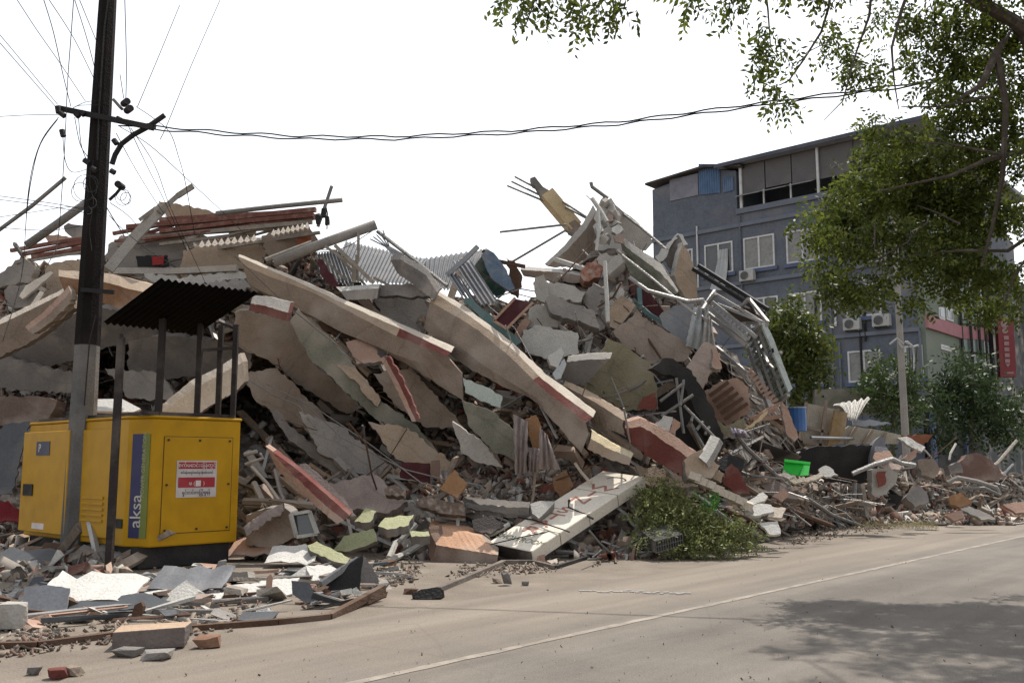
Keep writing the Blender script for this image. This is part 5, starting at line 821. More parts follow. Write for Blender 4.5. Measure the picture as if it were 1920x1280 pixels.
mb = MB(); c = NL+wv*.55+lv*.9+nv*.004
for i in range(10): a = .3+i*.27; b_ = a+.27; mb.bar(c+wv*.22*math.cos(a)+lv*.045*math.sin(a), c+wv*.22*math.cos(b_)+lv*.045*math.sin(b_), .03, .006)
mb.build('emblem', sgn, sg)
mb = MB(); mb.box(NL-nv*.23-lv.normalized()*.006+wv*.02, wv*.96, lv.normalized()*.004, nv*.215); mb.build('end_shade', M('end_shade_dark', (.05, .04, .035)), sg)  # dark plate over the solid end, painting the shade of a hollow
R('metal rod', 'black bent rod lying across the cream shop sign', [(1067, 936, 16.9), (1066, 951, 16.9), (1100, 966, 16.6), (1112, 972, 16.5)], .022, black)
R('cable', 'thin black cable lying over the lower half of the cream shop sign', [(945, 965, 17.1), (1000, 974, 16.6), (1055, 992, 16.1), (1068, 997, 16)], .012, wire); R('cable', 'thin slack cable crossing the small lettering of the shop sign', [(920, 1020, 15.9), (980, 1006, 16.1), (1045, 993, 16.3)], .01, wire)
# ================================================================ big pieces in the lower field
o = strips('carton', 'tan orange masonry box with sunlit top left of the cream shop sign', 'masonry box', [[(806, 983), (850, 991), (904, 1006)], [(818, 1021), (860, 1028), (934, 1040)], [(809, 1054), (850, 1066), (930, 1064)]], [62, -4], [M('box_top', (.56, .33, .21), dust=.2), M('box_side', (.22, .15, .115)), tand], d0=15.9, d1=15.6, th=.5, yaw=-12, jag=1)  # bright top and dark side colours paint sun and shade on one box
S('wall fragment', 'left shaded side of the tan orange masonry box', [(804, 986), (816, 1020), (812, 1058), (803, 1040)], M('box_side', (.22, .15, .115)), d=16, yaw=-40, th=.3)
for k, (p, l, t) in enumerate((([(576, 1022), (594, 1014), (640, 1036), (656, 1046), (650, 1056), (622, 1050), (582, 1032)], 'nearest of the lime green plaster slabs by the road', 55), ([(624, 1032), (645, 1004), (700, 990), (708, 1014), (655, 1033)], 'dull lime slab with dark scratches', 22), ([(664, 978), (686, 952), (706, 958), (694, 978)], 'small upright lime block behind the lime slabs', 50), ([(709, 986), (722, 970), (755, 966), (776, 964), (766, 984), (726, 992)], 'brightest lime slab with ragged edge', 60), ([(768, 996), (803, 995), (806, 1004), (772, 1006)], 'flat cream bit between lime slab and masonry box', 60))):
    S('plaster slab', l, p, lime if k != 1 else M('lime_dull', (.34, .35, .2)), d=[15, 15.6, 16.2, 16, 15.8][k], tilt=t, th=.16, jag=1.4, edge=concd)
o = empty('window_frame', P(570, 1005, 15.7), 'small grey window with pale frame leaning right of the generator', 'window')
for a, b, c, d_ in ((545, 964, 580, 958), (580, 958, 595, 1000), (595, 1000, 556, 1006), (556, 1006, 545, 964)): mb = MB(); mb.bar(P(a, b, 15.7), P(c, d_, 15.6), .06, .05); mb.build('frame', whitep, o)
slab('pane', None, None, [(546, 965), (579, 959), (593, 999), (557, 1004)], glass, parent=o, d=15.72, tilt=6, th=.02, jag=0)
S('masonry block', 'dark brown masonry block behind the generator corner', [(462, 965), (520, 948), (545, 960), (552, 1005), (510, 1030), (462, 1020)], tand, d=16.1, th=.5, tilt=-3)
strips('cloth_roll', 'pale wrinkled cloth edge draped on the dark brown block', 'cloth', [[(456, 988), (490, 962), (530, 944)], [(460, 996), (494, 972), (531, 952)], [(462, 1004), (498, 980), (532, 958)]], [40, 0], [cloth, cloth, cloth], d0=15.7, d1=15.8, th=.1, jag=2)
for a in (([(472, 875), (500, 905), (528, 944), (548, 988)], .035, 'white pipe slanting down right of the generator', whitep), ([(515, 880), (525, 920), (542, 960)], .035, 'grey pipe crossing behind the white pipe', galv), ([(476, 905), (498, 952)], .06, 'short pale post leaning by the generator', concl), ([(458, 940), (520, 942), (590, 948)], .075, 'thick pale tube lying level beside the generator', M('grey_pole', (.3, .28, .26))), ([(458, 852), (482, 846)], .04, 'pale stub by the top of the generator corner', whitep), ([(460, 870), (495, 858), (488, 850)], .03, 'thin bent white tube by the generator', whitep),
          ([(780, 982), (752, 1012), (742, 1018), (729, 1046)], .055, 'white bent pipe between the lime slabs and masonry box', whitep), ([(803, 1012), (762, 1036), (727, 1052)], .05, 'second white pipe lying low by the masonry box', whitep), ([(650, 962), (658, 1000), (664, 1030)], .03, 'thin pale stick standing in the lime slabs', concl), ([(859, 952), (858, 995)], .035, 'short white upright stick behind the masonry box', whitep), ([(820, 968), (872, 972)], .05, 'pale bar lying left of the white upright stick', woodg), ([(955, 982), (925, 1000), (897, 1008)], .045, 'white flat strip bent near the shop sign corner', whitep), ([(1003, 890), (1000, 930), (996, 945)], .025, 'thin twig standing behind the shop sign', wood), ([(1078, 868), (1090, 885), (1108, 906)], .03, 'thin cream lath leaning behind the shop sign', cream),
          ([(1150, 946), (1175, 965), (1186, 982), (1208, 1000)], .03, 'thin pale pipe in the dark gap right of the shop sign', galv), ([(1262, 876), (1244, 874), (1262, 894), (1330, 945)], .035, 'bent white tube loop above the leafy branches', whitep), ([(1330, 948), (1380, 985), (1440, 1012)], .04, 'grey bar lying through the leafy branches', steel), ([(1282, 952), (1320, 970)], .035, 'white stick lying on the leafy branches', whitep), ([(1360, 955), (1400, 970), (1450, 1005)], .045, 'dark bar pinned under the bright white sheets', rust), ([(860, 905), (760, 880), (640, 820), (560, 745)], .012, 'slack grey cable hanging across the dark hollow', steel), ([(900, 930), (790, 905), (690, 830), (600, 770), (500, 720)], .012, 'lower slack cable hanging across the dark hollow', steel), ([(455, 705), (510, 740), (560, 760), (590, 800)], .014, 'cable drooping right of the shelter posts', steel), ([(900, 560), (965, 615), (1045, 760), (1100, 820)], .012, 'thin cable draped down over the right long beam', steel), ([(858, 702), (875, 652), (898, 642)], .02, 'bar sticking up between the two long beams', rust), ([(1008, 750), (1045, 822)], .03, 'thin pale tube across the torn cloth', galv), ([(1196, 606), (1225, 650), (1246, 682)], .025, 'thin dark bar lying on the beige wall slab', rust), ([(1108, 342, 23), (1110, 350, 23), (1140, 372, 23)], .05, 'bent pale pipe hooked at the tower peak', steel), ([(1110, 372, 22.6), (1126, 395, 22.5), (1138, 416, 22.4)], .055, 'white pipe stub on the tower peak', whitep), ([(1134, 490, 20.4), (1138, 560, 20), (1140, 604, 19.8)], .045, 'white vertical drain pipe on the tower pier', whitep), ([(1121, 396, 22.4), (1124, 430, 22.2), (1118, 470, 22)], .04, 'second thin white pipe high on the tower pier', whitep), ([(1154, 390, 23.4), (1200, 425, 23), (1250, 468, 22.4)], .035, 'long bar along the smooth slab of the tower', steel), ([(1166, 478, 20.6), (1220, 520, 20.4), (1280, 570, 20), (1305, 590, 19.8)], .03, 'long grey conduit sagging across the tower slabs', galv), ([(1180, 520, 20.4), (1215, 545, 20.2), (1290, 565, 20), (1320, 562, 19.8)], .045, 'bundle of grey conduit bent over the tower slabs', galv), ([(1120, 575, 20.3), (1150, 556, 20.2), (1165, 530, 20)], .025, 'bent dark wire on the tower pier', rust)):
    R('pipe' if 'pipe' in a[2] or 'tube' in a[2] else ('cable' if 'cable' in a[2] else 'bar'), a[2], a[0], a[1], a[3], off=-.35)
for a in (([(848, 790), (905, 830), (942, 876), (900, 868), (866, 850)], 'pale hanging wall slab over the dark hollow', concl, -6, 17.5), ([(868, 708), (905, 722), (942, 742), (938, 764), (902, 752), (872, 735)], 'pale green white panel between the two long beams', M('mint_white', (.5, .55, .5)), 8, 17.6), ([(866, 750), (920, 770), (966, 808), (968, 858), (930, 850), (880, 800)], 'grey green slab under the pale green white panel', greeng, -6, 17.4), ([(985, 785), (1005, 778), (1016, 800), (1014, 838), (998, 842)], 'orange brown board among the torn cloths', orange, -4, 17), ([(840, 892), (852, 880), (876, 908), (858, 934), (824, 916)], 'orange torn board lying behind the masonry box', orange, 22, 16.6), ([(808, 864), (824, 862), (826, 900), (810, 896)], 'small orange board strip in the dark hollow', M('box_side', (.22, .15, .115)), 0, 17.4), ([(752, 866), (806, 868), (806, 905), (750, 895)], 'dark red board in the dark hollow', maroon, 5, 17.5), ([(870, 930), (930, 936), (994, 940), (992, 952), (900, 946)], 'cream topped plank lying behind the shop sign', cream, 60, 16.9), ([(872, 944), (995, 953), (994, 968), (930, 960), (874, 952)], 'grey side of masonry plank behind the shop sign', concd, -5, 16.8), ([(994, 944), (1014, 938), (1040, 940), (1010, 972), (998, 962)], 'pale white chunk touching the shop sign edge', whitep, 40, 16.6), ([(1035, 896), (1062, 880), (1075, 912), (1056, 935), (1040, 920)], 'brown board standing behind the shop sign', M('brown_board2', (.26, .14, .075)), 10, 17.6), ([(1090, 870), (1118, 866), (1140, 880), (1128, 900), (1100, 896)], 'red brown block behind the top of the shop sign', M('brick_orange', (.3, .1, .05)), 15, 18.9),
          ([(1356, 908), (1364, 876), (1372, 868), (1384, 878), (1398, 905), (1406, 926), (1380, 924)], 'dark red triangular panel standing above the breeze blocks', M('panel_darkred', (.17, .05, .04)), 10, 17.6), ([(1398, 940), (1430, 922), (1440, 930), (1434, 938), (1400, 948)], 'bright white foam block above the white sheets', whitep, 50, 17.3), ([(1396, 952), (1420, 944), (1446, 946), (1452, 958), (1424, 966), (1400, 964)], 'largest bright white sheet right of the leafy branches', M('bright_white', (.62, .6, .57)), 45, 17), ([(1446, 948), (1474, 952), (1466, 970), (1440, 968)], 'cream scrap attached right of the largest white sheet', cream, 45, 17), ([(1424, 980), (1458, 976), (1464, 1000), (1444, 1002)], 'lower bright white sheet near the road', M('bright_white', (.62, .6, .57)), 40, 16.8), ([(1395, 958), (1410, 950), (1414, 960), (1398, 966)], 'small grey white block beside the largest white sheet', concl, 20, 16.9), ([(1448, 930), (1470, 916), (1482, 924), (1466, 940)], 'pink board scrap right of the white foam block', pink, 25, 17.6), ([(1340, 868), (1362, 850), (1400, 862), (1392, 880), (1360, 884)], 'dark sheet above the dark red triangular panel', black, 30, 17.8), ([(1352, 905), (1330, 892), (1342, 880), (1358, 888)], 'tan block left of the dark red triangular panel', tan, 15, 17.2), ([(780, 938), (800, 930), (870, 946), (872, 966), (830, 962), (786, 948)], 'ribbed brown masonry slab behind the masonry box', M('ribbed_brown', (.19, .14, .11), scale=14), 18, 16.6), ([(720, 915), (740, 908), (760, 918), (758, 930), (722, 926)], 'round ribbed brown masonry end in the lower field', M('ribbed_brown', (.19, .14, .11), scale=14), 20, 16.8), ([(885, 975), (920, 965), (945, 985), (920, 1000), (890, 995)], 'dark wrinkled cloth left of the shop sign', M('dark_cloth', (.1, .085, .08)), 35, 16.4)):
    nm = 'board' if 'board' in a[1] or 'panel' in a[1] else ('sheet' if 'sheet' in a[1] or 'cloth' in a[1] or 'scrap' in a[1] else 'masonry piece')
    S(nm, a[1], a[0], a[2], d=a[4], tilt=a[3], th=.06 if nm != 'masonry piece' else .22, jag=1.5)
cloth_hang('grey pink torn curtain hanging beside the orange brown board', (962, 776, 990, 790), (966, 890, 988, 886), 16.9, cloth)
cloth_hang('second grey torn curtain hanging below the end of the right long beam', (1012, 800, 1026, 815), (1010, 880, 1050, 880), 16.8, cloth)
cloth_hang('narrow torn curtain strip between the two grey curtains', (990, 838, 1012, 840), (992, 885, 1010, 886), 16.95, cloth)
cloth_hang('lilac crumpled cloth at the foot of the louvred panel', (1368, 800, 1396, 806), (1372, 822, 1408, 820), 18.2, M('lilac_cloth', (.42, .38, .44)), amp=.12)
# breeze blocks in a stepped row
for k in range(8):
    x, y = 1302+k*14, 890+k*7.5; mb = MB(); mb.cbox(P(x, y+4, 16.8), .2, .2, .13, (random.uniform(-.3, .3), .35, random.uniform(-.4, .4)))
    tag(mb.build('breeze_block', cream), 'small cream block in the stepped row above the leafy branches', 'block', 'stepped row of cream blocks')
# plastic grille crate in the leaves
gr = empty('grille_crate', P(1255, 1030, 16.3), 'grey plastic crate with slotted side half buried in the leafy branches', 'crate'); ga, gb_, gd = P(1228, 1014, 15.95), P(1280, 1000, 16.15), P(1230, 1037, 15.95)
mb = MB(); ex, ey = gb_-ga, gd-ga; mb.box(ga+Vector((0, .06, 0)), ex, ey, Vector((-.15, .4, .12))); mb.build('body', M('crate_grey', (.07, .07, .065)), gr)
mb = MB()
for t in (0, .46, .92): mb.box(ga+ey*t, ex, ey*.08, Vector((0, .05, 0)))
for t in np.linspace(0, .97, 12): mb.box(ga+ex*t+Vector((0, .002, 0)), ex*.03, ey, Vector((0, .045, 0)))
mb.build('slotted_side', M('crate_pale', (.13, .13, .12)), gr)
# leafy branches
bp_ = G(1300, 1030); bush = empty('fallen_branches', bp_, 'heap of fallen leafy green branches beside the road', 'branches')
bb = [(P(x, y, d_), r/1760*d_, f) for x, y, r, d_, f in ((1215, 930, 24, 17.2, 1), (1240, 925, 26, 17.3, 1), (1260, 950, 34, 17, 1), (1230, 965, 32, 16.9, 1), (1205, 985, 24, 16.7, .8), (1290, 965, 30, 16.9, 1), (1310, 975, 26, 16.9, 1), (1275, 995, 34, 16.6, 1.2), (1320, 995, 32, 16.6, 1.2), (1350, 1000, 30, 16.6, 1.2), (1380, 1008, 28, 16.6, 1), (1300, 1018, 26, 16.3, 1.2), (1345, 1020, 22, 16.3, 1.2), (1240, 1010, 26, 16.3, 1), (1410, 1015, 20, 16.8, .8), (1200, 1010, 16, 16.4, .6), (1330, 960, 16, 17, .6), (1370, 985, 20, 16.8, .8), (1250, 900, 16, 17.4, .6))]
leaves('foliage', bb, LEAF('branch_leaf', (.075, .10, .03), (.26, .27, .1), .3), .065, 2000, bush, droop=.25, seed=21, rag=.42)
for k in range(9): mb = MB(); a = random.choice(bb)[0]; b_ = random.choice(bb)[0]; mb.tube([a+Vector((0, .1, -.1)), (a+b_)/2+ZV*.06, b_], .014, 5); mb.build('twig', bark, bush)
leaves('fresh_sprout', [(P(1330, 945, 16.9), .1, 1.2), (P(1342, 958, 16.9), .1, 1.2)], LEAF('sprout_leaf', (.05, .17, .03), (.12, .3, .06), .3), .09, 2500, bush, droop=-.2, seed=22)
# ================================================================ scrap metal and stones in the left foreground
def GS(name, cat, label, pts, mat, tilt=55, th=.02, yaw=0, lift=0, jag=.8, parent=None, edge=None):
    yb = max(p[1] for p in pts); cx = sum(p[0] for p in pts)/len(pts); cy = sum(p[1] for p in pts)/len(pts); dg = G(cx, yb).y; p0 = P(cx, yb, dg); n = NRM(tilt, yaw); d = PL(cx, cy, p0, n).y
    return slab(name, label, cat, pts, mat, d=d, tilt=tilt, yaw=yaw, th=th, jag=jag, parent=parent, edge=edge)
def GR(name, cat, label, pts, r, mat, square=True):
    q = [P(x, y, G(x, y0).y) for x, y, y0 in [(p[0], p[1], p[2] if len(p) > 2 else p[1]+3) for p in pts]]; mb = MB()
    if square:
        for a, b in zip(q, q[1:]): mb.bar(a, b, r*2, r*2)
    else: mb.tube(q, r, 7)
    return tag(mb.build(name, mat), label, cat)
GS('zinc_sheet', 'metal sheet', 'crumpled shiny zinc sheet left of the scrap frames', [(46, 1100), (90, 1096), (131, 1102), (124, 1147), (80, 1150), (40, 1153), (44, 1128)], zinc, 38)
GS('zinc_sheet', 'metal sheet', 'dull bent top corner of scrap behind the shiny sheet', [(52, 1098), (62, 1082), (82, 1080), (96, 1096)], zincd, 30)
GS('metal_sheet', 'metal sheet', 'long dark flat panel under the scrap frames', [(132, 1128), (270, 1110), (322, 1128), (300, 1136), (126, 1150)], zincd, 68)
o = empty('window_frame', G(220, 1105), 'bent aluminium window frame lying below the generator', 'frame')
for k, (a, b, c, d_) in enumerate(((104, 1101, 284, 1076), (284, 1076, 332, 1101), (104, 1103, 332, 1102), (150, 1100, 280, 1084), (280, 1084, 314, 1101), (130, 1126, 330, 1104))): mb = MB(); mb.bar(P(a, b, G(a, 1112).y+(.5 if k in (0, 3) else 0)), P(c, d_, G(c, 1112).y+(.6 if k in (0, 1, 3, 4) and d_ < 1090 else .05)), .05, .035); mb.build('bar', galv, o)
GS('glass_sheet', 'sheet', 'dusty brown sheet lying inside the aluminium window frame', [(160, 1099), (280, 1084), (312, 1100)], M('brown_sheet', (.16, .12, .1)), 66, .01)
GS('metal_sheet', 'metal sheet', 'torn grey sheets behind the aluminium window frame', [(105, 1098), (150, 1078), (190, 1080), (204, 1086), (150, 1094)], galv, 50)
GR('steel_channel', 'metal bar', 'long grey steel channel lying along the front of the scrap', [(36, 1164), (140, 1152), (254, 1140)], .06, galv)
GR('steel_channel', 'metal bar', 'upper steel tube joined to the rusty bracket', [(262, 1136), (340, 1128), (418, 1116)], .035, galv); GR('steel_channel', 'metal bar', 'lower steel tube joined to the rusty bracket', [(262, 1147), (340, 1150), (405, 1150)], .045, steel); GR('steel_channel', 'metal bar', 'thin pale tube lying nearest the road from the bracket', [(262, 1155), (350, 1162), (432, 1168)], .025, galv)
GS('bracket', 'metal bracket', 'rusty plate bracket holding the steel tubes', [(246, 1156), (252, 1134), (264, 1128), (268, 1136), (262, 1160)], rust, 5, .08)
GS('white_sheet', 'metal sheet', 'curved white sheet lying right of the aluminium frame', [(270, 1110), (312, 1104), (330, 1116), (352, 1122), (396, 1112), (420, 1110), (414, 1121), (330, 1128)], M('bright_white', (.62, .6, .57)), 70)
GS('white_sheet', 'metal sheet', 'largest crumpled white sheet in the foreground scrap', [(412, 1101), (430, 1096), (478, 1092), (520, 1084), (562, 1082), (548, 1112), (500, 1119), (452, 1118)], M('bright_white', (.62, .6, .57)), 70, jag=1.6)
GS('metal_sheet', 'metal sheet', 'bent grey metal flap on the end of the white sheet', [(546, 1088), (580, 1092), (594, 1120), (576, 1132), (548, 1112)], zincd, 30)
GS('white_sheet', 'metal sheet', 'white sheet propped behind the black tent shaped scrap', [(574, 1060), (605, 1059), (640, 1066), (602, 1092), (582, 1086)], M('bright_white', (.62, .6, .57)), 70, jag=1.4)
GS('metal_sheet', 'metal sheet', 'black folded tent shaped sheet in the foreground scrap', [(598, 1098), (640, 1068), (676, 1042), (681, 1040), (674, 1102), (624, 1110)], black, 18)
GS('metal_sheet', 'metal sheet', 'grey right flap of the tent shaped sheet', [(681, 1040), (700, 1066), (718, 1100), (696, 1104), (674, 1102), (672, 1084)], M('flap_grey', (.22, .2, .19)), 15, yaw=30)
GR('steel_strip', 'metal strip', 'shiny strip on the edge of the tent shaped sheet', [(602, 1094, 1112), (640, 1068, 1108), (672, 1048, 1106)], .035, zinc)
GR('rusty_bar', 'metal bar', 'rusty bar bent up at its right end in front of the scrap', [(400, 1176), (520, 1167), (617, 1157), (668, 1130, 1140), (718, 1102, 1125)], .04, rust)
GR('rusty_bar', 'metal bar', 'long rusty bar lying across the lower left corner', [(-20, 1212), (70, 1210), (210, 1192), (340, 1180), (430, 1174)], .038, rust)
GR('rusty_bar', 'metal bar', 'dark bar crossing the largest white sheet', [(412, 1120), (500, 1112), (545, 1100), (582, 1086)], .03, rust)
GR('rusty_bar', 'metal bar', 'short dark stick on the largest white sheet', [(488, 1118), (512, 1104)], .025, black)
GS('metal_sheet', 'metal sheet', 'dark torn scrap below the tent shaped sheet', [(640, 1128), (690, 1118), (727, 1108), (724, 1118), (690, 1132), (660, 1136)], rust, 40)
GS('white_sheet', 'metal sheet', 'small white scrap inside the tent shaped sheet', [(660, 1104), (668, 1100), (684, 1116), (664, 1118)], whitep, 30)
GS('card_strip', 'scrap', 'small brown card standing behind the largest white sheet', [(500, 1082), (508, 1075), (512, 1082), (508, 1116), (498, 1116)], pink, 10)
GS('grey_scrap', 'scrap', 'grey triangular scrap lying by the rusty bar', [(470, 1150), (505, 1136), (518, 1155), (480, 1160)], galv, 50)
def rock(label, x0, y0, x1, y1, mat, name='stone', cat='stone', h=None, seed=0, top=None):
    r = random.Random(seed+x0); dg = G((x0+x1)/2, y1).y; w = (x1-x0)/1760*dg; hh = h or (y1-y0)/1760*dg*.85; bm = bmesh.new(); c = G((x0+x1)/2, y1)
    for i in range(26): bm.verts.new((r.uniform(-.5, .5)*w, r.uniform(0, .75)*w, r.choice((r.uniform(0, .25), r.uniform(.75, 1)))*hh))
    bmesh.ops.convex_hull(bm, input=bm.verts); bmesh.ops.delete(bm, geom=[v for v in bm.verts if not v.link_faces], context='VERTS'); me = bpy.data.meshes.new(name); bm.to_mesh(me); bm.free(); me.materials.append(mat)
    o = bpy.data.objects.new(name, me); COL.objects.link(o); o.location = c; return tag(o, label, cat)
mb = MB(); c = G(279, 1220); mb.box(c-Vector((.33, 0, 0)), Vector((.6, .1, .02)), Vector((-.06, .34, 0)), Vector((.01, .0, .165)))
mb.m = [1, 0, 1, 1, 1, 1]  # tan top, dark sides: sun and shade put into the colours
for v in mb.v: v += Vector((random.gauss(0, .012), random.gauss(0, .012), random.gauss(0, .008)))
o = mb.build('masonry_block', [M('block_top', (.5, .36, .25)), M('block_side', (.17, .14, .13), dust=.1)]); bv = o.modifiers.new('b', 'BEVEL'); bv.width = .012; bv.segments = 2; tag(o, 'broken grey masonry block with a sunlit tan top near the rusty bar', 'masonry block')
for a in (('brown brick lump right of the masonry block', 358, 1192, 410, 1217, M('lump_brown', (.25, .14, .09))), ('grey flat stone in front of the masonry block', 200, 1216, 262, 1234, concd), ('longer grey shard in front of the masonry block', 258, 1220, 314, 1240, conc), ('dark stone at the lower left corner', 44, 1248, 74, 1266, concd), ('reddish brick lump at the lower left corner', 78, 1252, 118, 1276, red), ('brown crumbled lump at the lower left corner', 116, 1246, 150, 1270, tand), ('pale round bag like stone at the left edge', -20, 1125, 38, 1185, concl), ('small pointed stone on the sandy shoulder', 938, 1070, 962, 1098, concd), ('little dark stone right of the pointed stone', 978, 1088, 992, 1098, concd), ('flat brown stone left of the pointed stone', 920, 1082, 944, 1094, tand), ('small brown stone near the end of the dark bar', 756, 1102, 784, 1114, rust)): rock(*a)
GS('concrete_kerb', 'kerb', 'long grey concrete kerb lying in front of the generator', [(334, 1079), (400, 1074), (464, 1071), (467, 1087), (400, 1093), (334, 1098)], conc, 8, .35, edge=concl)
rock('square grey block standing on the concrete kerb', 400, 1046, 424, 1074, conc); rock('small pale stone beside the square grey block', 376, 1062, 396, 1073, concl)
GR('tool_bar', 'bar', 'bent grey bar lying on the sandy shoulder before the masonry box', [(822, 1106), (880, 1082), (945, 1054), (1000, 1054), (1040, 1064)], .04, M('bar_brown', (.17, .14, .12)))
GS('rusty_clump', 'scrap', 'dark rusty clump at the end of the bent grey bar', [(772, 1114), (790, 1104), (818, 1100), (832, 1106), (826, 1120), (780, 1124)], black, 30, .2)
GR('galvanised_sheet', 'metal strip', 'pale galvanised strip lying right of the shop sign', [(1078, 1036), (1130, 1028), (1210, 1036)], .06, zinc); GR('black_bar', 'bar', 'black bar lying in front of the shop sign', [(1040, 1064), (1090, 1048), (1142, 1036)], .03, black)
GS('tile_piece', 'masonry', 'orange tile piece under the near corner of the shop sign', [(1006, 1056), (1008, 1042), (1022, 1038), (1024, 1058)], pink, 5, .1); GS('tile_piece', 'masonry', 'cream tile scrap right of the orange tile piece', [(1026, 1050), (1044, 1046), (1046, 1054), (1030, 1058)], cream, 55, .04)
mb = MB()
for k in range(26): x = 1090+k*8+random.uniform(-2, 2); y = 1108+random.gauss(0, 1.2)+k*.25; mb.cbox(G(x, y)+ZV*.012, random.uniform(.03, .1), .03, .012, (0, 0, random.uniform(-.5, .5)))
tag(mb.build('paint_mark', whitep), 'broken line of white crumbs lying on the sandy shoulder', 'crumbs', kind='stuff')
# ================================================================ repeated debris, each piece its own object
def protos(name, mat, shape, n):
    out = []
    for k in range(n):
        r = random.Random(hash((name, k)) % 9999 if False else len(name)*100+k); bm = bmesh.new()
        sx, sy, sz = shape(r)
        if sx/sz > 5 and sy/sz < 2.5:
            bmesh.ops.create_cube(bm, size=1); bmesh.ops.scale(bm, vec=(sx, sy, sz), verts=bm.verts)
            for v in bm.verts: v.co.y += r.uniform(-.1, .1)*sy; v.co.x += r.uniform(-.04, .04)*sx
        else:
            m = 10
            for i in range(m):
                bm.verts.new(((-1, 1)[i & 1]*r.uniform(.3, .5)*sx, (-1, 1)[i >> 1 & 1]*r.uniform(.3, .5)*sy, (-1, 1)[i >> 2 & 1]*r.uniform(.42, .5)*sz))
            bmesh.ops.convex_hull(bm, input=bm.verts); bmesh.ops.delete(bm, geom=[v for v in bm.verts if not v.link_faces], context='VERTS')
        me = bpy.data.meshes.new(name); bm.to_mesh(me); bm.free(); me.materials.append(mat); o = bpy.data.objects.new(name, me); out.append(o)
    return out
ZONES = [((460, 1220), (895, 1050), 5), ((1200, 1480), (860, 1000), 3), ((1420, 1920), (865, 985), 4), ((-20, 215), (985, 1090), 1.6), ((0, 600), (470, 650), 2.0), ((560, 860), (510, 640), 1.2), ((1000, 1330), (500, 800), 2.0), ((820, 1130), (600, 900), 1.0), ((480, 900), (700, 890), .5), ((0, 460), (650, 770), .5)]
zw = np.array([z[2] for z in ZONES]); zw = zw/zw.sum()
def spot(r=random, zone=None):
    for _ in range(50):
        z = zone or ZONES[rng.choice(len(ZONES), p=zw)]; x, y = r.uniform(*z[0]), r.uniform(*z[1])
        if y < np.interp(x, TOPX, TOPY)+18: continue
        if x < 470 and y > 780 and x > 215: continue
        if 885 < y < 1060 and 905 < x < 1215 and -(x-1165)*.62+868 < y < -(x-1040)*.75+1075: continue
        if 555 < x < 740 and y > 1030: continue
        gy = G(x, y).y if y > 880 else 1e9; d = D(x, y)
        if y > 880 and D(x, y)*(870-y)/1775+1.6 < .02: d = gy; s = 0
        else: s = setback(x, y)-.12
        if y > 1070-(x-900)*.075 and x > 700: continue
        return P(x, y, d+s), x, y
    return P(900, 960, 18), 900, 960
def scatter(n, name, label, cat, group, mat, shape, scale, np_=7, flat=0):
    pr = protos(name, mat, shape, np_)
    for i in range(n):
        p, x, y = spot(); o = pr[i % np_].copy(); COL.objects.link(o); s = random.uniform(*scale)*(1 if random.random() < .85 else 1.5); o.scale = (s, s, s)
        o.location = p+ZV*.06*s
        o.rotation_euler = (random.gauss(.35, .5) if not flat else random.gauss(.3, flat), random.gauss(0, .45), random.uniform(0, 6.3)); tag(o, label, cat, group)
    for o in pr: bpy.data.objects.remove(o)
rc = lambda n, c, **k: M(n, c, rnd=.35, **k)
scatter(300, 'concrete_chunk', 'loose broken chunk of grey concrete lying in the rubble', 'concrete chunk', 'loose concrete chunks', rc('chunk_grey', (.26, .235, .205)), lambda r: (r.uniform(.5, 1.2), r.uniform(.4, .9), r.uniform(.2, .6)), (.2, .6), 10)
scatter(170, 'brick', 'loose red brick or brick fragment lying in the rubble', 'brick', 'loose bricks', rc('loose_brick', (.22, .085, .06)), lambda r: (r.uniform(.4, .6), .3, .2), (.45, .8), 6)
scatter(210, 'plaster_piece', 'loose pinkish plaster piece lying in the rubble', 'plaster piece', 'loose plaster pieces', rc('loose_plaster', (.4, .29, .225)), lambda r: (r.uniform(.5, 1.1), r.uniform(.4, .7), r.uniform(.1, .3)), (.35, .8), 8)
scatter(230, 'wood_stick', 'loose broken stick of grey wood lying in the rubble', 'stick', 'loose wooden sticks', rc('loose_wood', (.27, .21, .16), scale=6), lambda r: (r.uniform(1.2, 2.6), r.uniform(.08, .14), r.uniform(.05, .09)), (.4, 1.0), 7)
scatter(120, 'metal_tube', 'loose thin pale metal tube lying in the rubble', 'tube', 'loose metal tubes', rc('loose_tube', (.36, .35, .34), metal=.4, rough=.5), lambda r: (r.uniform(1.4, 3), .06, .05), (.5, 1.0), 6)
scatter(120, 'sheet_scrap', 'loose dark scrap sheet lying in the rubble', 'scrap', 'loose dark scraps', rc('loose_dark', (.06, .055, .05)), lambda r: (r.uniform(.8, 1.6), r.uniform(.5, 1), r.uniform(.03, .08)), (.4, .8), 6)
scatter(150, 'pale_scrap', 'loose white scrap lying in the rubble', 'scrap', 'loose white scraps', rc('loose_white', (.62, .6, .57), dust=.3), lambda r: (r.uniform(.4, .9), r.uniform(.3, .6), r.uniform(.03, .15)), (.3, .65), 6, flat=.3)
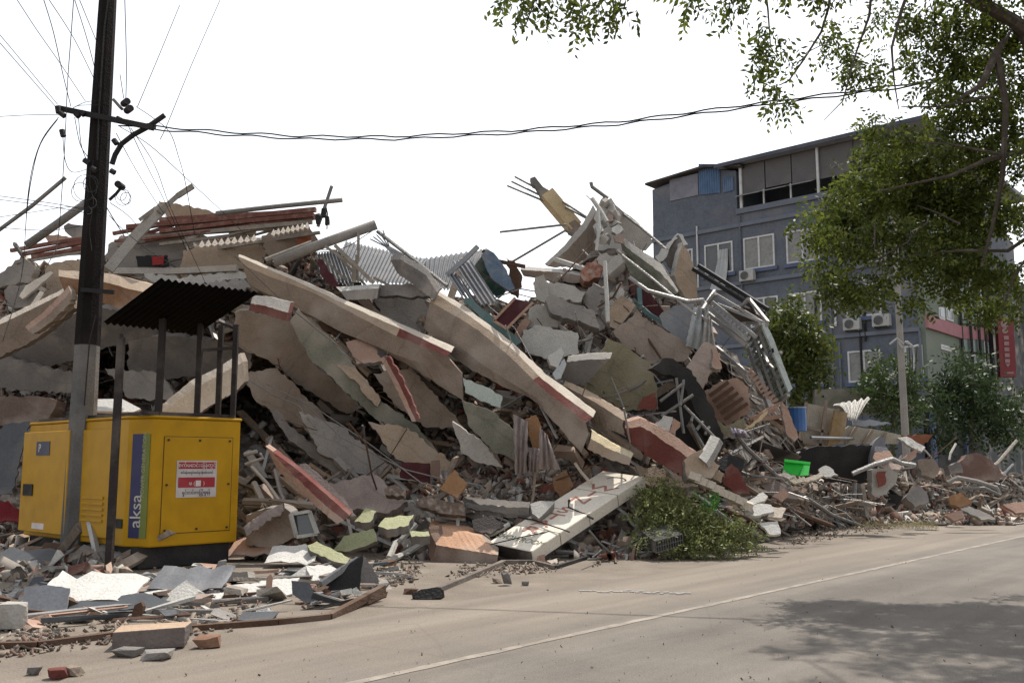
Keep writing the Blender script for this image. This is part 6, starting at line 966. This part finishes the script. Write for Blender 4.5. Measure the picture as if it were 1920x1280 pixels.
# fine rubble: uncountable, one object
def fine(name, label, pos, smin, smax, mats, flatz=.6, dens=None):
    n = len(pos); s = rng.uniform(smin, smax, n)*np.where(rng.random(n) < .1, 1.7, 1); base = np.array([(-1, -1, -1), (1, -1, -1), (1, 1, -1), (-1, 1, -1), (-1, -1, 1), (1, -1, 1), (1, 1, 1), (-1, 1, 1)])*.5
    v = base[None]*np.stack([s*rng.uniform(.6, 2.6, n), s*rng.uniform(.4, 1.1, n), s*rng.uniform(.15, .6, n)*flatz], 1)[:, None]; v += rng.normal(size=v.shape)*s[:, None, None]*.13
    q = rng.normal(size=(n, 4)); q[:, 0] += 1.2; q /= np.linalg.norm(q, axis=1)[:, None]; w, x, y, z = q.T
    Rm = np.stack([np.stack([1-2*(y*y+z*z), 2*(x*y-z*w), 2*(x*z+y*w)], 1), np.stack([2*(x*y+z*w), 1-2*(x*x+z*z), 2*(y*z-x*w)], 1), np.stack([2*(x*z-y*w), 2*(y*z+x*w), 1-2*(x*x+y*y)], 1)], 1)
    v = np.einsum('nij,nkj->nki', Rm, v)+np.array(pos)[:, None]; v = v.reshape(-1, 3)
    fq = np.array([(0, 3, 2, 1), (4, 5, 6, 7), (0, 1, 5, 4), (1, 2, 6, 5), (2, 3, 7, 6), (3, 0, 4, 7)]); f = (fq[None]+(np.arange(n)*8)[:, None, None]).reshape(-1)
    me = bpy.data.meshes.new(name); me.vertices.add(len(v)); me.vertices.foreach_set('co', v.ravel()); me.loops.add(len(f)); me.loops.foreach_set('vertex_index', f); me.polygons.add(n*6)
    me.polygons.foreach_set('loop_start', np.arange(n*6)*4); me.polygons.foreach_set('loop_total', np.full(n*6, 4)); mi = np.repeat(rng.integers(0, len(mats), n), 6)
    for m in mats: me.materials.append(m)
    me.polygons.foreach_set('material_index', mi); me.update(); me.validate(); o = bpy.data.objects.new(name, me); COL.objects.link(o); return tag(o, label, kind='stuff')
mx_ = [M('f_grey', (.24, .215, .19), bump=0), M('f_tan', (.33, .25, .18), bump=0), M('f_brick', (.2, .08, .055), bump=0), M('f_dark', (.09, .08, .07), bump=0), M('f_pink', (.4, .29, .23), bump=0), M('f_grey2', (.3, .27, .24), bump=0), M('f_white', (.58, .55, .5), bump=0)]
pos = [tuple(spot()[0]+ZV*random.uniform(-.02, .1)) for _ in range(26000)]
fine('loose_rubble', 'fine broken rubble spread all over the collapsed heap', pos, .05, .17, mx_)
pos = []
while len(pos) < 5200:
    x = random.uniform(-60, 1960); e = np.interp(x, [-60, 0, 460, 700, 1000, 1200, 1430, 1600, 1920, 2000], [1240, 1235, 1175, 1100, 1072, 1050, 1032, 1000, 966, 960]); y = e-abs(random.gauss(0, 1))*np.interp(x, [0, 460, 700, 1920], [75, 45, 26, 14])+random.gauss(0, 3)
    if 215 < x < 465 and y < 1055 or math.sin(x*.021)+math.sin(x*.053+y*.04)+random.gauss(0, .5) < -.2: continue
    p = G(x, y)
    if p.y < 60: pos.append((p.x, p.y, .01))
fine('road_grit', 'gravel and crumbs strewn along the roadside edge of the rubble', pos, .008, .045, [M('g_dust', (.25, .2, .155), bump=0), M('g_dust2', (.19, .155, .125), bump=0), M('g_dust3', (.31, .25, .2), bump=0), mx_[3], M('g_red', (.22, .14, .11), bump=0)], flatz=.8)
pos = []
for _ in range(320):
    x, y = random.uniform(200, 1950), random.uniform(1010, 1285); p = G(x, y); pos.append((p.x, p.y, .014))
fine('leaf_litter', 'dry leaves and small crumbs scattered over the road', pos, .005, .012, [M('litter_brown', (.12, .08, .05), bump=0), mx_[3], M('litter_pale', (.4, .36, .3), bump=0)], flatz=.25)
g = np.random.default_rng(5); tuft = MB()
for k in range(900):
    x, y = random.uniform(1600, 1760), random.gauss(985, 4); p = G(x, y); h = random.uniform(.05, .2); a = random.uniform(0, 6.3); t = Vector((math.cos(a)*h*.6, math.sin(a)*h*.6, h)); w = Vector((.006, .003, 0)); tuft.add([p-w, p+w, p+t], [(0, 1, 2)])
tag(tuft.build('dry_grass', LEAF('dry_grass', (.2, .18, .08), (.35, .3, .15), .2)), 'dry grass at the foot of the right rubble by the road', kind='stuff')

# thin bent bars and wires tangled over the heap
for i in range(130):
    p, x, y = spot()
    if x < 490 and y > 780: continue
    a = random.uniform(0, 6.3); q = [p+Vector((0, -.15, .15))]; dv = Vector((math.cos(a), -.25, math.sin(a)*.5+.15))
    for k in range(random.randint(2, 4)): dv = (dv+Vector((random.gauss(0, .35), random.gauss(0, .2), random.gauss(-.08, .3)))).normalized(); q.append(q[-1]+dv*random.uniform(.35, .9))
    mb = MB(); mb.tube(q, random.uniform(.008, .02), 5); tag(mb.build('bent_bar', random.choice([steel, rust, galv])), 'thin bent steel bar tangled in the rubble', 'bar', 'thin bent bars tangled in the rubble')

# long broken strips lying with the fall of the slabs, denser bars in the tower, flat scrap along the roadside
def strewn(n, zone, name, label, cat, group, mats, ln, th, ang, dang, r0=.1, bend=0, off=-.1):
    for i in range(n):
        p, x, y = spot(zone=zone)
        if y > 1050: continue
        a = math.radians(random.gauss(ang, dang)); L_ = random.uniform(*ln)/2*1760/p.y; d = p.y+off
        a0, b0 = P(x-math.cos(a)*L_, y-math.sin(a)*L_, d+random.uniform(-.3, .5)), P(x+math.cos(a)*L_, y+math.sin(a)*L_, d-random.uniform(-.1, .5))
        t = random.uniform(*th); mb = MB()
        if bend: m_ = (a0+b0)/2+Vector((random.gauss(0, bend), random.gauss(0, bend), random.gauss(0, bend))); mb.tube([a0, (a0+m_)/2+ZV*bend*.2, m_, b0], t/2, 5)
        else:
            mb.bar(a0, b0, t*random.uniform(.8, 2.2), t, up=Vector((random.gauss(0, .3), random.gauss(0, .3), 1)))
            for v in mb.v: v += Vector((random.gauss(0, t*.12), random.gauss(0, t*.12), random.gauss(0, t*.12)))
        tag(mb.build(name, random.choice(mats)), label, cat, group)
mauve = M('mauve_concrete', (.3, .24, .215)); dpink = M('dusty_pink', (.4, .31, .26))
strewn(110, ((460, 1250), (560, 980), 1), 'broken_strip', 'long narrow broken concrete strip sloping down right in the middle rubble', 'concrete strip', 'concrete strips in the middle rubble', [conc, mauve, dpink, concl, tan], (.5, 2.0), (.06, .17), 38, 18)
strewn(110, ((-10, 620), (440, 720), 1), 'broken_strip', 'narrow broken concrete strip or slat in the left hump of rubble', 'concrete strip', 'concrete strips in the left hump', [conc, mauve, dpink, cream, tan, woodg], (.5, 2.2), (.05, .15), -8, 20)
strewn(70, ((1020, 1330), (480, 800), 1), 'broken_strip', 'narrow pale broken strip of floor in the rubble tower', 'concrete strip', 'concrete strips in the tower', [concl, mauve, dpink, whitep], (.4, 1.5), (.05, .15), 40, 30)
strewn(110, ((1100, 1470), (520, 820), 1), 'twisted_bar', 'thin twisted bar or conduit tangled on the right flank of the tower', 'bar', 'twisted bars on the tower flank', [galv, galv, steel, concl], (.7, 2.2), (.018, .045), 42, 45, bend=.14, off=-.4)
strewn(60, ((1180, 1900), (850, 985), 1), 'broken_lath', 'thin pale lath or tube lying in the right roadside rubble', 'lath', 'laths in the right rubble', [woodg, concl, galv, wood], (.5, 2.0), (.03, .08), 15, 30, off=-.15)
strewn(40, ((460, 1200), (880, 1040), 1), 'broken_lath', 'thin pale lath or tube lying in the middle roadside rubble', 'lath', 'laths in the middle rubble', [woodg, concl, galv, wood], (.5, 1.8), (.03, .08), 5, 35, off=-.12)
flat_m = [galv, zincd, concd, conc, rust, whitep, woodg, pink, dpink]
for i in range(150):
    x = random.uniform(-20, 735); y = np.interp(x, [0, 460, 735], [1135, 1115, 1085])+random.gauss(0, 26)
    if y < 1062 or y > np.interp(x, [0, 460, 740], [1215, 1178, 1110]): continue
    c = G(x, y); mb = MB()
    if random.random() < .45: mb.cbox(c+ZV*random.uniform(.02, .08), random.uniform(.25, .9), random.uniform(.02, .06), random.uniform(.02, .05), (random.gauss(0, .1), random.gauss(0, .12), random.gauss(.1, .5)))
    else: mb.cbox(c+ZV*random.uniform(.02, .08), random.uniform(.1, .4), random.uniform(.08, .3), random.uniform(.008, .09), (random.gauss(0, .25), random.gauss(0, .25), random.uniform(0, 6)))
    for v in mb.v: v += Vector((random.gauss(0, .02), random.gauss(0, .02), random.gauss(0, .008)))
    tag(mb.build('flat_scrap', random.choice(flat_m)), 'small flat scrap lying among the bent metal in the left foreground', 'scrap', 'small scraps in the left foreground')
for k, (x, y, w, l, m) in enumerate(((30, 1080, .9, 'dull grey crumpled sheet at the left edge behind the shiny zinc sheet', zincd), (110, 1062, .7, 'rusty crumpled sheet at the foot of the utility pole', rust), (190, 1066, .8, 'pale torn sheet right of the utility pole foot', galv), (480, 1052, .8, 'brown torn board lying right of the concrete kerb', pink), (350, 1118, .7, 'crumpled grey foil in front of the concrete kerb', zinc), (160, 1140, .8, 'bent white sheet before the long dark panel', M('bright_white', (.62, .6, .57))), (545, 1064, .6, 'folded pale board behind the largest white sheet', M('bright_white', (.62, .6, .57))))):
    c = G(x, y); mb = MB(); n = 7
    for j in range(n):
        for i2 in range(n): mb.v.append(c+Vector(((i2/6-.5)*w*1.3, (j/6-.2)*w*.8, .03+.12*w*abs(math.sin(i2*1.3+k))+random.uniform(0, .035)+j*.035)))
    mb.v += [v-ZV*.012 for v in mb.v]; q = n*n
    for j in range(n-1):
        for i2 in range(n-1): f = [j*n+i2, j*n+i2+1, (j+1)*n+i2+1, (j+1)*n+i2]; mb.f += [f, [q+z for z in f[::-1]]]
    mb.m = [0]*len(mb.f); tag(mb.build('crumpled_sheet', m, smooth=True), l, 'sheet')
